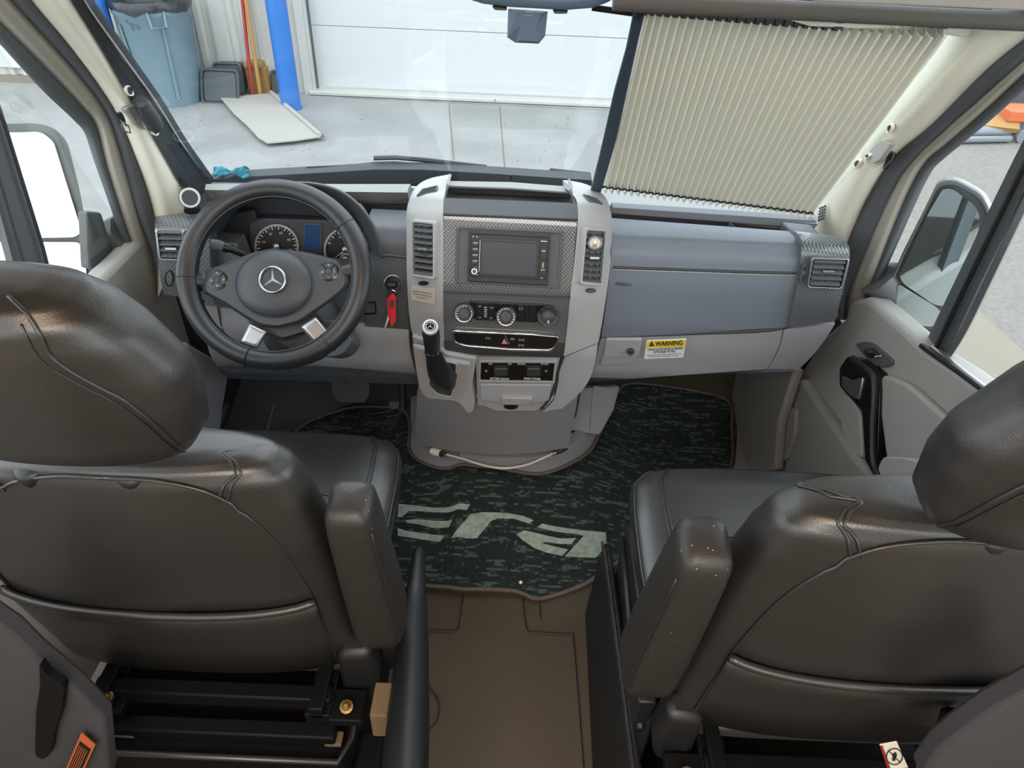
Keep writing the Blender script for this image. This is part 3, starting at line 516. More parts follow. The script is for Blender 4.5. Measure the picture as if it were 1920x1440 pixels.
# ================================================================ dashboard
def Q(px, py): return py - .043*(px-958)
DT = [(355, 1.70), (370, 1.64), (385, 1.59), (418, 1.50), (435, 1.455), (465, 1.43), (520, 1.42), (600, 1.425), (640, 1.44), (690, 1.47), (715, 1.53), (760, 1.6)]
KT = [(338, 1.66), (345, 1.62), (352, 1.52), (375, 1.45), (410, 1.418), (545, 1.365), (660, 1.36), (690, 1.372), (770, 1.40)]
def D(px, py): return atY(px, py, interp(Q(px, py), DT))
def Dd(d): return lambda px, py: atY(px, py, interp(Q(px, py), DT)+d)
def K(px, py, d=0):
    y = interp(Q(px, py), KT)+d; e = (abs(px-955)-118)/70
    if e > 0: y += .035*e*e
    return atY(px, py, y)
def Kd(d): return lambda px, py: K(px, py, d)
FWD = V((0, .05, 0))
db = thing('dashboard', V((0, 1.6, .5)), 'wide grey and black van dashboard below the windscreen', 'dashboard')
core = M().box((-.35, 1.66, .70), (.82, .22, .26)).box((.45, 1.66, .68), (.66, .22, .26)).box((.03, 1.62, .62), (.3, .26, .5)); obj('dash_core', core, 'darker', db)
# upper deck
pgrid('dash_deck', [(386, 345), (385, 350), (384, 356)], [(770, 345), (766, 353), (764, 361)], lambda px, py: atZ(px, py, .895), V((0, .02, -.03)), 'pale', db)
pgrid('dash_deck', [(1100, 352), (1128, 372), (1150, 392)], [(1524, 396), (1530, 408), (1534, 420)], lambda px, py: atZ(px, py, .872), V((0, .02, -.03)), 'pale', db)
# passenger side: tray, airbag panel, lower panel
pgrid('tray_lip', [(1150, 389), (1148, 394), (1147, 400)], [(1530, 414), (1530, 421), (1528, 428)], lambda px, py: atY(px, py, interp(Q(px, py), [(370, 1.575), (392, 1.565), (404, 1.56)])), V((0, .04, -.005)), 'dark', db, 16)
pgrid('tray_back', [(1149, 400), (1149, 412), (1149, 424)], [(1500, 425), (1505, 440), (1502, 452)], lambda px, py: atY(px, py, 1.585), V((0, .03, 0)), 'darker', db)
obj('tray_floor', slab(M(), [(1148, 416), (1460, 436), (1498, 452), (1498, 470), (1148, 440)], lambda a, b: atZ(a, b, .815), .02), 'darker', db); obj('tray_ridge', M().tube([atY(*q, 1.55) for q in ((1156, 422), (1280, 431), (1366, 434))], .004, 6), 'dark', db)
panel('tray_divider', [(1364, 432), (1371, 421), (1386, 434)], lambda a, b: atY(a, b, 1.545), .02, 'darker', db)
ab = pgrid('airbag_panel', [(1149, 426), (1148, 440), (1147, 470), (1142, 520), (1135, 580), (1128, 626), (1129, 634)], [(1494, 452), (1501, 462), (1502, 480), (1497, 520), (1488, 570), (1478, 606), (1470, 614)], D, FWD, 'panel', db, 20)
obj('panel_groove', M().tube([D(*q)+V((0, -.0008, 0)) for q in pxline([(1150, 501), (1270, 505), (1380, 509), (1491, 512)], 6)], .0034, 6), 'darker', ab); obj('groove_lip', M().tube([D(*q)+V((0, -.001, 0)) for q in pxline([(1150, 505), (1270, 509), (1380, 513), (1491, 516)], 6)], .0018, 6), 'grey', ab)
text('AIRBAG', 1168, 532, D, 6, 'airbag', ab, (6, .4), lift=.0035, thick=.001)
obj('panel_gap', M().tube([D(*q)+V((0, .004, 0)) for q in pxline([(1128, 632), (1300, 626), (1472, 615), (1490, 570), (1500, 510), (1505, 470), (1496, 450)], 5)], .005, 6), 'darker', db)
pgrid('knee_bolster', [(1128, 633), (1122, 652), (1112, 690), (1098, 716)], [(1468, 618), (1462, 644), (1450, 672), (1438, 692)], Dd(.008), FWD, 'lower', db, 16)
pgrid('bolster_end', [(1470, 618), (1464, 644), (1452, 672), (1440, 692)], [(1566, 607), (1550, 632), (1526, 664), (1498, 692)], Dd(.008), FWD, 'lower', db, 8)
pgrid('underside', [(1098, 716), (1110, 714), (1130, 712)], [(1498, 692), (1494, 694), (1490, 696)], lambda px, py: atZ(px, py, .44), V((0, .08, -.01)), 'darker', db)
lid = panel('ashtray_lid', rpoly([(1136, 634), (1205, 634), (1198, 667), (1130, 669)], 5), Dd(-.004), .03, 'lower', db, .004, .003)
panel('lid_ledge', rpoly([(1129, 668), (1196, 666), (1194, 678), (1188, 682), (1124, 684)], 3), D, .02, 'grey', db, .003, .002)
obj('lock_ring', M().lathe([(.0075, -.004), (.009, .003), (.007, .005)], D(1181, 654)-V((0, .012, 0)), V((0, -1, .5)), 18), 'black', lid); obj('lock_slot', M().box(D(1181, 654)-V((0, .0185, -.003)), (.008, .002, .003)), 'chrome', lid)
# warning label on the lower panel
lq = [(1212, 636), (1287, 633), (1281, 668), (1207, 671)]
o = tag(panel('warning_label', rpoly(lq, 2.5), D, .002, 'label', None, .004), 'yellow and white WARNING label stuck on the lower dash panel', 'label'); WL[o] = V((0, 0, 0))
panel('yellow_band', subquad(lq, .03, .05, .985, .4), D, .001, 'yellow', o, .0052)
LS = lambda px, py: D(px, py)
dq = (5, -.22)
text('WARNING', 1254, 640.5, LS, 8.2, 'ink', o, dq, lift=.0068, width=51, bold=.025); panel('alert_triangle', [(1221.5, 636), (1226.5, 645.4), (1216.5, 645.8)], D, .0008, 'ink', o, .0066); text('!', 1221.6, 643, LS, 6, 'yellow', o, dq, lift=.0072)
text('Children Can Be KILLED or INJURED', 1247, 651.2, LS, 4.2, 'ink', o, dq, lift=.0058, width=66, bold=.015); text('by Passenger Air Bag', 1245, 655.8, LS, 4.2, 'ink', o, dq, lift=.0058, width=40, bold=.015)
text('The back seat is the safest place for children 12 and under.', 1245, 661.2, LS, 2.4, 'ink', o, dq, lift=.0058, width=64); text('Make sure all children use seat belts or child seats.', 1244, 664.4, LS, 2.4, 'ink', o, dq, lift=.0058, width=56)
# end trims with round-cornered outer vents
EY = [(430, 1.52), (450, 1.445), (470, 1.425), (560, 1.41), (620, 1.42)]
ER = lambda px, py: atY(px, py, interp(Q(px, py), [(400, 1.50), (428, 1.44), (450, 1.42), (540, 1.405), (590, 1.41)]))
EL = lambda px, py: atY(px, py, interp(Q(px, py), [(420, 1.52), (442, 1.45), (462, 1.425), (560, 1.41), (600, 1.41)]))
pgrid('end_trim', [(1504, 452), (1502, 480), (1495, 530), (1487, 578), (1479, 612)], [(1592, 462), (1593, 490), (1584, 530), (1574, 570), (1566, 603)], ER, FWD, 'weave', db, 8)
obj('end_cap', slab(M(), [(1465, 414), (1522, 420), (1530, 430), (1546, 446), (1560, 448), (1592, 461), (1505, 452)], lambda a, b: atY(a, b, interp(Q(a, b), [(385, 1.58), (430, 1.46)])), .04), 'dark', db, 30, .006)
pgrid('end_trim', [(290, 424), (292, 450), (296, 490), (302, 530), (308, 552)], [(384, 424), (392, 450), (394, 490), (398, 530), (402, 566)], EL, FWD, 'weave', db, 8)
obj('end_cap', slab(M(), [(288, 404), (340, 398), (352, 392), (400, 396), (400, 424), (290, 426)], lambda a, b: atY(a, b, interp(Q(a, b), [(415, 1.55), (455, 1.45)])), .04), 'weave', db, 30, .006)
def vent(label, c, surf, n, vert=False, parent_off=.0, tab=.5, trim='grey', group='air vents', vanes=3, ins=4):
    s0 = surf; surf = lambda a, b: s0(a, b) - ray(a, b)*.011
    base = sum((surf(*q) for q in c), V((0, 0, 0)))/4
    o = thing('air_vent', base, label, 'vent', None)
    ctr = quadmap(c, .5, .5); out = rpoly(c, 5); k = lambda f: [(lerp(ctr[0], a, f), lerp(ctr[1], b, f)) for a, b in out]
    w = max(abs(c[1][0]-c[0][0]), 10); fin = rpoly(subquad(c, ins/w, ins/w*.75, 1-ins/w, 1-ins/w*.75), 4)
    bezel('vent_frame', out, fin, surf, .02, trim, o, .006, .0015); panel('vent_back', fin, surf, .004, 'gloss', o, -.004)
    nrm = newell([surf(*q) for q in c]); dwn = (surf(*c[3])-surf(*c[0])).normalized()
    for i in range(vanes):
        u = (i+1)/(vanes+1); a, b = surf(*quadmap(c, u, .07)), surf(*quadmap(c, u, .93))
        obj('vane', M().prism([p+nrm*z for p, z in ((a, -.002), (b, -.002), (b, .001), (a, .001))], [p+nrm*z+V((.0012, 0, 0)) for p, z in ((a, -.002), (b, -.002), (b, .001), (a, .001))]), 'black', o, False)
    for i in range(n):
        v = (i+.7)/(n+.4); a, b = surf(*quadmap(c, .09, v)), surf(*quadmap(c, .91, v))
        pr = [a+nrm*.006, b+nrm*.006, b-nrm*.002-dwn*.007, a-nrm*.002-dwn*.007]; obj('slat', M().prism(pr, [p+dwn*.0022 for p in pr]), 'rubber', o, False)
    q = quadmap(c, .5, tab); pq = surf(*q)+nrm*.009; rx = (surf(*c[1])-surf(*c[0])).normalized()
    obj('tab', M().prism([pq-rx*.013-dwn*.003, pq+rx*.013-dwn*.003, pq+rx*.012+dwn*.003, pq-rx*.012+dwn*.003], [p-nrm*.006 for p in (pq-rx*.013-dwn*.003, pq+rx*.013-dwn*.003, pq+rx*.012+dwn*.003, pq-rx*.012+dwn*.003)]), 'satin', o, False, .001, label='silver adjusting tab')
    return o
vent('square black air vent at the passenger door end of the dash', [(1520, 482), (1592, 484), (1578, 541), (1511, 538)], ER, 5, trim='satin', tab=.43)
vent('square black air vent at the driver door end of the dash', [(292, 427), (346, 428), (352, 489), (300, 487)], EL, 5, trim='satin', tab=.62)
wp = bezel('thumbwheel_frame', rpoly([(1502, 495), (1515, 495), (1510, 532), (1497, 532)], 3), rpoly([(1505, 499), (1511, 499), (1507, 527), (1501, 527)], 2), ER, .01, 'dark', db, .005, .001)
obj('thumbwheel', M().lathe([(.01, -.004), (.012, 0), (.01, .004)], ER(1506, 513)-V((0, -.004, 0)), V((1, 0, 0)), 18), 'rubber', wp)
wp = bezel('knob_ring', circ(318, 521, 8, 18, 15), circ(318, 521, 6.5, 18, 13.5), EL, .006, 'black', db, .004); obj('headlamp_knob', slab(M(), circ(318, 521, 6.4, 18, 13.4), EL, .006, .003), 'weave', wp, 35, .001)
# driver side: small tray, face panel, carbon lower trim, knee panel
pgrid('tray_lip', [(384, 357), (385, 366), (386, 378)], [(764, 362), (764, 371), (764, 382)], lambda px, py: atY(px, py, 1.60), V((0, .05, 0)), 'dark', db)
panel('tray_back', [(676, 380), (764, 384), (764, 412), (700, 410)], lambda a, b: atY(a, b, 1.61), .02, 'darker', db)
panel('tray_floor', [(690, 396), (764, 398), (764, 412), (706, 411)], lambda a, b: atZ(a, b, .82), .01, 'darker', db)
pgrid('face_panel', [(690, 408), (702, 422), (712, 450), (722, 484)], [(764, 412), (764, 430), (764, 460), (763, 492)], Dd(.02), FWD, 'dark', db, 6); obj('panel_gap', M().tube([D(*q)+V((0, .012, 0)) for q in ((716, 482), (740, 484), (763, 487))], .004, 6), 'darker', db)
pgrid('carbon_trim', [(386, 452), (388, 466), (391, 480), (394, 500)], [(444, 456), (450, 470), (456, 486), (462, 504)], Dd(.03), FWD, 'weave', db, 6)
pgrid('carbon_trim', [(392, 498), (394, 512), (398, 545), (402, 572)], [(770, 506), (768, 520), (768, 574), (772, 622)], Dd(.03), FWD, 'weave', db, 14)
pgrid('carbon_trim', [(690, 484), (690, 520), (688, 560), (684, 612)], [(764, 487), (763, 510), (764, 560), (766, 618)], Dd(.018), FWD, 'weave', db, 6)
bezel('blank_switch', rpoly([(680, 565), (705, 565), (706, 588), (682, 589)], 2), rpoly([(682, 567), (703, 567), (704, 586), (684, 587)], 2), Dd(.018), .004, 'black', db, .003); panel('blank_key', [(683, 568), (702, 568), (703, 585), (685, 586)], Dd(.018), .004, 'dark', db, .002)
kn = pgrid('knee_panel', [(380, 572), (384, 610), (392, 660), (410, 690)], [(766, 618), (768, 650), (774, 680), (782, 705)], lambda px, py: atY(px, py, interp(Q(px, py), [(590, 1.46), (640, 1.45), (690, 1.47), (715, 1.51)])), FWD, 'lower', db, 18)
obj('knee_seam', M().tube([atY(*q, 1.452) for q in ((408, 575), (414, 605), (424, 640))], .002, 5), 'darker', kn)
panel('under_dash', [(408, 686), (600, 688), (782, 704), (783, 709), (430, 698)], lambda a, b: atZ(a, b, .46), .02, 'darker', db)
obj('column_shroud', M().lathe([(.035, 0), (.075, .03), (.085, .14), (.095, .22)], atW(514, 540, 1.46), -UP*.3 + FW, 20), 'dark', db, True)
panel('shroud_skirt', rpoly([(470, 600), (640, 600), (660, 640), (645, 662), (624, 670), (560, 664), (520, 640), (495, 632)], 10), lambda a, b: atW(a, b, 1.53), .1, 'dark', db, 0, .012)
# instrument cluster under its hood
ic = thing('instrument_cluster', atY(560, 460, 1.52), 'hooded instrument cluster with two round gauges behind the steering wheel', 'instrument cluster')
arc = pxline([(384, 470), (392, 430), (418, 388), (470, 354), (555, 340), (625, 350), (672, 380), (704, 425), (722, 484)], 6); cc = (556, 462)
k_ = lambda f, d: [atY(lerp(cc[0], a, f), lerp(cc[1], b, f), d) for a, b in arc]
obj('hood', M().grid([k_(.97, 1.62), k_(.99, 1.5), k_(1.0, 1.45), k_(.975, 1.435), k_(.945, 1.445), k_(.87, 1.51), k_(.84, 1.56)]), 'dark', ic, True)
fc = lambda a, b: atY(a, b, 1.545)
panel('cluster_back', [(396, 392), (470, 360), (560, 352), (640, 366), (690, 420), (700, 496), (400, 490)], lambda a, b: atY(a, b, 1.58), .02, 'airbag', ic)
panel('gauge_plate', rpoly([(466, 420), (490, 410), (622, 414), (690, 440), (696, 492), (470, 484)], 8), fc, .01, 'dark', ic, 0, .003)
panel('warning_lamp_pod', rpoly([(424, 400), (478, 392), (486, 430), (472, 486), (424, 478)], 10), lambda a, b: atY(a, b, 1.555), .02, 'airbag', ic, .006, .004)
def gauge(cx, cy, r, nums, a0, a1, ticks, need, nm, fs):
    g = panel(nm, circ(cx, cy, r, 36), fc, .006, 'airbag', ic, .003)
    obj('gauge_ring', M().tube([fc(*q)+V((0, -.006, 0)) for q in circ(cx, cy, r, 40)], .0026, 6, True), 'rimwhite', g)
    m = M()
    for i in range(ticks+1):
        t = math.radians(lerp(a0, a1, i/ticks)); big = i % 2 == 0; ri, ro = r*(.78 if big else .85), r*.93; u = (math.cos(t), math.sin(t)); w = .9 if big else .55
        slab(m, [(cx+u[0]*ri-u[1]*w, cy+u[1]*ri+u[0]*w), (cx+u[0]*ro-u[1]*w, cy+u[1]*ro+u[0]*w), (cx+u[0]*ro+u[1]*w, cy+u[1]*ro-u[0]*w), (cx+u[0]*ri+u[1]*w, cy+u[1]*ri-u[0]*w)], fc, .0006, .0042)
    obj('tick_marks', m, 'white', g, False)
    for i, s in enumerate(nums):
        if not s: continue
        t = math.radians(lerp(a0, a1, i/(len(nums)-1))); text(s, cx+math.cos(t)*r*.64, cy+math.sin(t)*r*.64, fc, fs, 'white', g, lift=.0045)
    t = math.radians(need); u = (math.cos(t), math.sin(t)); panel('needle', [(cx-u[1]*1.4, cy+u[0]*1.4), (cx+u[0]*r*.66, cy+u[1]*r*.66), (cx+u[1]*1.4, cy-u[0]*1.4)], fc, .002, 'white', g, .008)
    obj('needle_hub', M().lathe([(.0085, 0), (.008, .006), (.004, .008)], fc(cx, cy)-V((0, .006, 0)), V((0, -1, .3)), 20), 'satin', g); return g
gauge(520, 460, 40, ['', '20', '40', '60', '80', '100'], 152, 378, 22, 150, 'speedometer', 4.6); gauge(650, 466, 40, ['', '10', '20', '30'], 200, 330, 12, 145, 'rev_counter', 4.6)
gauge(650, 484, 10, ['0', '', '1'], 200, 340, 6, 250, 'fuel_gauge', 3)
lc = bezel('display_frame', rpoly([(570, 417), (603, 418), (603, 474), (570, 473)], 2), [q for q in rpoly([(572, 420), (601, 421), (601, 468), (572, 467)], 1)] , fc, .004, 'satin', ic, .004); panel('display', [(572, 420), (601, 421), (601, 468), (572, 467)], fc, .002, 'lcd', ic, .004, label='dark blue display between the gauges')
text('1/2', 650, 478, fc, 3, 'white', ic, lift=.0046)
for q in ((461, 460), (466, 471), (694, 472), (692, 484)): panel('indicator', circ(*q, 1.6, 8), lambda a, b: atY(a, b, 1.545), .001, 'white', ic, .012)
# stalk
o = thing('indicator_stalk', atW(470, 480, 1.50), 'black indicator stalk left of the steering column', 'stalk')
obj('stalk_arm', M().tube([atW(476, 486, 1.54), atW(452, 474, 1.52), atW(432, 466, 1.51), atW(416, 462, 1.50)], [.007, .008, .009, .009], 10), 'black', o)
obj('stalk_tip', M().tube([atW(418, 463, 1.50), atW(408, 460, 1.495), atW(394, 456, 1.49)], [.011, .012, .009], 10), 'rubber', o); obj('stalk_collar', M().tube([atW(428, 465, 1.507), atW(420, 463, 1.503)], .0115, 10), 'gloss', o)
# pod gauge on the pillar foot
o = thing('round_pod_gauge', D(356, 385), 'small round pod gauge with white ring at the foot of the driver pillar', 'gauge'); c = atY(356, 371, 1.50); ax = (CAM-c).normalized()
obj('pod_body', M().lathe([(.012, -.045), (.021, -.03), (.0235, -.004), (.0225, 0)], c, ax, 28), 'black', o, 50); obj('pod_ring', M().lathe([(.0165, 0), (.0172, .003), (.021, .003), (.0225, -.001)], c, ax, 32, (False, False)), 'rimwhite', o, 50); obj('pod_face', M().lathe([(.0168, -.001), (.0168, .001)], c, ax, 28), 'darker', o)
obj('pod_foot', M().tube([c-ax*.03, D(356, 395)+V((0, .01, -.005))], [.012, .018], 10), 'black', o)
# ================================================================ centre console
co = thing('center_console', K(958, 700), 'tall curved centre console with grey side wings and black carbon-weave face', 'console')
pgrid('console_wing', [(838, 339), (806, 346), (784, 356), (768, 374), (762, 402), (762, 450), (763, 520), (767, 590), (774, 630)], [(842, 339), (838, 346), (834, 356), (832, 374), (831, 402), (831, 450), (831, 520), (831, 590), (834, 660)], K, FWD*.8, 'grey', co, 12, label='grey left wing of the console')
pgrid('console_wing', [(1056, 350), (1066, 358), (1078, 370), (1083, 386), (1083, 420), (1078, 480), (1070, 550), (1063, 620), (1057, 668)], [(1066, 350), (1100, 358), (1126, 372), (1142, 390), (1148, 424), (1145, 490), (1136, 560), (1128, 610), (1122, 642)], K, FWD*.8, 'grey', co, 12, label='grey right wing of the console')
# top tray and roll
panel('bridge', [(838, 339), (958, 341), (1060, 349), (1068, 360), (958, 352), (840, 348)], lambda a, b: atZ(a, b, .925), .005, 'pale', co, 0, .001)
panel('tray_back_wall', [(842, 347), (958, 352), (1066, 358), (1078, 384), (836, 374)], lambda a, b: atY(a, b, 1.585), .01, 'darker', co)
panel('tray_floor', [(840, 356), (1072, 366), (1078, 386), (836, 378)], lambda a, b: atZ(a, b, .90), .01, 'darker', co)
for s in ([(842, 347), (836, 372), (833, 374), (838, 344)], [(1066, 357), (1080, 382), (1084, 384), (1070, 354)]): panel('tray_cheek', s, lambda a, b: atY(a, b, 1.50), .06, 'pale', co)
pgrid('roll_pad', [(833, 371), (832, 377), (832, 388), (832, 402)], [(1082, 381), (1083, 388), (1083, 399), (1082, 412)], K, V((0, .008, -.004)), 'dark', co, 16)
obj('roll_gap', M().tube([K(*q)+V((0, .002, 0)) for q in ((832, 403), (958, 408), (1082, 413))], .003, 6), 'black', co)
face = pgrid('face_panel', [(832, 404), (831, 440), (831, 500), (831, 547)], [(1082, 414), (1079, 450), (1074, 510), (1070, 557)], Kd(.003), FWD, 'weave', co, 10)
face2 = pgrid('climate_panel', [(831, 549), (831, 580), (832, 625), (833, 658)], [(1070, 559), (1067, 590), (1062, 634), (1057, 668)], Kd(.003), FWD, 'weave', co, 10); obj('panel_gap', M().tube([K(*q) for q in ((831, 548), (950, 553), (1070, 558))], .0016, 6), 'black', co)
pgrid('face_apron', [(832, 640), (833, 650), (840, 664)], [(1060, 645), (1058, 658), (1052, 670)], Kd(-.001), FWD, 'airbag', co, 10)
# radio
rq = [(856, 423), (1057, 433), (1049, 541), (853, 530)]
ro = thing('car_radio', K(955, 530), 'double-height touch screen radio in the centre console', 'radio')
bezel('radio_surround', rpoly(rq, 7), rpoly(subquad(rq, .03, .05, .97, .95), 5), K, .02, 'rubber', ro, .006, .002)
panel('mount_plate', subquad(rq, .02, .03, .98, .97), K, .012, 'dark', ro, .003, .001)
bq = [(880, 429), (1032, 437), (1027, 534), (877, 526)]
bezel('trim_frame', rpoly(bq, 3), rpoly(subquad(bq, .025, .09, .975, .9), 2), K, .02, 'black', ro, .012, .0015)
fq = subquad(bq, .02, .08, .98, .91); fas = panel('radio_fascia', fq, K, .008, 'gloss', ro, .009)
sq = subquad(bq, .165, .21, .845, .83); scq = panel('screen', sq, K, .002, 'screen', fas, .0105); bezel('screen_frame', rpoly(subquad(bq, .15, .18, .86, .86), 1), rpoly(sq, 1), K, .004, 'black', fas, .012)
obj('disc_slot', M().tube([K(*quadmap(bq, u, .155))+V((0, -.013, .002)) for u in (.17, .83)], .0011, 5), 'rubber', fas)
obj('screen_edge', M().tube([K(*quadmap(bq, .142, v))+V((0, -.012, .004)) for v in (.19, .8)], .0008, 5), 'print', fas)
for i, s in enumerate(('MENU', 'BACK', 'BAND', 'DISP')):
    v = .22+i*.115; b = panel('radio_button', subquad(bq, .05, v, .125, v+.1), K, .004, 'black', fas, .0125, .0006); text(s, *quadmap(bq, .088, v+.035), K, 2.7, 'white', b, lift=.0135, width=8.9)
for v0, v1 in ((.22, .5), (.51, .8)): panel('radio_button', subquad(bq, .89, v0, .965, v1), K, .004, 'black', fas, .0125, .0006)
text('SEEK', *quadmap(bq, .925, .34), K, 2.8, 'white', fas, lift=.0136, width=7.3); text('AUX', *quadmap(bq, .925, .70), K, 2.6, 'white', fas, lift=.0136, width=7.3); text('MIC', *quadmap(bq, .92, .86), K, 2, 'white', fas, lift=.0115); text('VOL', *quadmap(bq, .115, .86), K, 2.2, 'white', fas, lift=.0115)
obj('maker_mark', M().tube([K(*quadmap(bq, u, .14))+V((0, -.0125, .003)) for u in (.885, .96)], .0008, 5), 'white', fas)
obj('port_icon', M().tube([K(*quadmap(bq, .925, v))+V((0, -.0135, .005)) for v in (.56, .66)], .0009, 5), 'white', fas)
for u in (.055, .1): panel('print_mark', circ(*quadmap(bq, u, .135), 1.2, 6), K, .0006, 'white', fas, .0114)
kc = K(*quadmap(bq, .085, .80))+V((0, -.012, .005)); obj('volume_knob', M().lathe([(.0075, -.006), (.0075, .005), (.0062, .007)], kc, V((0, -1, .45)), 20), 'satin', ro, 40); obj('knob_cap', M().lathe([(.0045, .006), (.0045, .0078)], kc, V((0, -1, .45)), 12), 'airbag', ro)
# vents in the wings
vent('tall black air vent in the left console wing', [(773, 411), (817, 415), (817, 524), (773, 518)], K, 9, tab=.5, vanes=2, ins=3)
vent('tall black air vent in the right console wing with a chrome ornament', [(1096, 426), (1136, 428), (1128, 537), (1086, 533)], K, 9, tab=.52, vanes=2, ins=3)
o = thing('vent_ornament', K(1113, 455)-V((0, .015, 0)), 'round chrome clip-on ornament on the upper right console vent', 'ornament'); c = K(1114, 455)+V((0, -.018, .008)); ax = (CAM-c).normalized()
obj('ornament_ring', M().lathe([(.0155, -.006), (.017, 0), (.0155, .004), (.0125, .005), (.0115, .002)], c, ax, 28, (True, False)), 'steel', o, 50); obj('ornament_face', M().lathe([(.0122, .0), (.0118, .0025)], c, ax, 24), 'steel', o)
u = ax.cross(V((0, 0, 1))).normalized(); w = u.cross(ax)
obj('ornament_figure', M().lathe([(.0001, .003), (.005, .0045), (.0055, .003)], c+w*.002, ax, 14, (False, False)), 'silverlabel', o, True)
for k in (-1, 0, 1): obj('ornament_bar', M().box(c+ax*.004-w*.007-u*k*.0032, (.0014, .0014, .007)), 'chrome', o)
obj('ornament_clip', M().tube([c-ax*.004, c-ax*.016], .003, 6), 'black', o)
for c, l in (((795, 531), 0), ((1107, 544.5), 1)):
    b = bezel('slider_frame', circ(*c, 9.5, 20, 4.2), circ(*c, 8, 20, 3), K, .004, 'black', co, .004, .0006); panel('slider', circ(*c, 8, 20, 3), K, .003, 'gloss', b, .003); text('- - - -', *c, K, 2.4, 'white', b, lift=.0042, width=10.0)
# top corner vents
for c in ([(792, 357), (822, 350), (820, 359), (781, 370)], [(1092, 366), (1118, 374), (1130, 385), (1103, 378)]):
    b = bezel('defrost_frame', rpoly(c, 2), rpoly(subquad(c, .08, .1, .92, .9), 1), K, .006, 'rubber', co, .004); panel('defrost_grille', subquad(c, .07, .09, .93, .91), K, .004, 'black', b, .002)
    for k in range(3): obj('defrost_slat', M().tube([K(*quadmap(c, .1, .25+.25*k))+V((0, -.002, .003)), K(*quadmap(c, .9, .25+.25*k))+V((0, -.002, .003))], .001, 5), 'rubber', b)
# label below the left vent
q4 = [(773, 535), (816, 543), (815, 569), (772, 561)]
o = tag(panel('metal_label', rpoly(q4, 2.5), K, .002, 'silverlabel', None, .0035), 'pinkish silver label below the left console vent', 'label')
for i, s in enumerate(('Loading Handbrake lever', 'Release, see Operating', 'instructions')): text(s, 794 - (0 if i < 2 else 1), 546.5+i*5.2, K, 3, 'ink', o, (5, .85), lift=.0048, width=(36, 34, 20)[i])
# climate knobs and keys
cl = thing('climate_control', K(950, 600), 'black climate control strip with three round knobs', 'control panel')
panel('control_strip', rpoly([(880, 564), (1030, 571), (1028, 602), (878, 596)], 4), K, .006, 'gloss', cl, .003, .001)
for i, (u0, u1) in enumerate(((892, 907), (907, 918), (918, 929), (971, 985), (985, 993), (993, 1006))):
    panel('climate_key', rpoly([(u0+.5, 566+(u0-880)*.045), (u1-.5, 566+(u1-880)*.045), (u1-1, 598+(u1-880)*.04), (u0, 598+(u0-880)*.04)], 1), K, .003, 'black', cl, .0045, .0005)
for q, s, w in (((900, 573), '*', .007), ((900, 594), '*', .006), ((922, 574), 'o-o', .008), ((921, 594), 'A/C', .006), ((977, 576), '[ ]', .006)): text(s, *q, K, 4, 'print', cl, lift=.0062, width=w/.0011)
for k in range(5): panel('level_bar', [(908, 573+k*4.2), (913, 573.2+k*4.2), (913, 575+k*4.2), (908, 574.8+k*4.2)], K, .0006, 'print', cl, .0062)
def knob(px, py, r, style):
    c = K(px, py)+V((0, -.003, 0)); ax = V((0, -.93, .36)).normalized(); s = r*.00108
    k = obj('knob', M().lathe([(s*1.12, -.004), (s*1.12, .002), (s*1.0, .003), (s*.97, .016), (s*.9, .018), (s*.62, .0175)], c, ax, 36, (True, True)), 'black', cl, 40)
    obj('knob_ring', M().lathe([(s*.99, .0135), (s*1.005, .0155), (s*.93, .0188), (s*.86, .0186)], c, ax, 36, (False, False)), 'satin' if style < 2 else 'rubber', k, 50)
    obj('knob_cap', M().lathe([(s*.6, .017), (s*.58, .0215), (s*.5, .023)], c, ax, 28), 'airbag', k, 40)
    sf = lambda a, b: atP(a, b, c+ax*.0182, ax)
    m = M(); n = 14
    if style < 2:
        for i in range(n):
            t = math.radians(140+260*i/(n-1)); slab(m, circ(px+math.cos(t)*r*.72, py+4+math.sin(t)*r*.72, 1.1, 5), sf, .0004, .001)
        obj('dial_marks', m, 'white', k, False)
        m = M()
        for i in range(16):
            t = math.radians(-70+100*i/15); d = V((math.cos(t), 0, -math.sin(t))); m.box(c+ax*.008 + d*s*1.0, (.0016, .014, .0016))
        obj('knob_grip', m, 'rubber', k)
    else:
        text('0', px+1, py+13, sf, 6, 'white', k, lift=.0055)
        obj('lid_arc', M().tube([sf(px+math.cos(t)*r*.8, py+4+math.sin(t)*r*.8)+ax*.001 for t in [math.radians(200+150*i/12) for i in range(13)]], .0022, 6), 'gloss', k)
    return k
knob(871, 584, 19, 0); knob(949, 590, 20, 1); knob(1027, 590, 21, 2)
# switch strip with chrome rim
so = [(846, 617), (1000, 624), (1048, 629), (1048, 640), (1038, 659), (960, 657), (870, 648), (850, 640)]; sr_ = [8, 4, 10, 6, 8, 4, 10, 6]
mid = (948, 637); si = [(lerp(mid[0], a, .955), lerp(mid[1], b, .74)) for a, b in so]
st = thing('switch_strip', K(948, 655), 'black switch strip with chrome rim and red hazard triangle', 'switch panel')
bezel('chrome_rim', rpoly(so, sr_), rpoly(si, sr_), K, .008, 'chrome', st, .006, .0018); panel('strip_face', rpoly(si, sr_), K, .004, 'gloss', st, .003)
for u in (883, 914, 938, 972, 990, 1012): obj('key_gap', M().tube([K(u, 626+(u-850)*.05)+V((0, -.004, .001)), K(u-1, 646+(u-850)*.06)+V((0, -.004, .001))], .0007, 4), 'black', st)
ht = panel('hazard_triangle', [(946, 633), (952, 643), (940.5, 642.5)], K, .0008, 'redprint', st, .0046); obj('hazard_line', M().tube([K(947, 628)+V((0, -.005, .001)), K(956, 644)+V((0, -.005, .001))], .0005, 4), 'redprint', st)
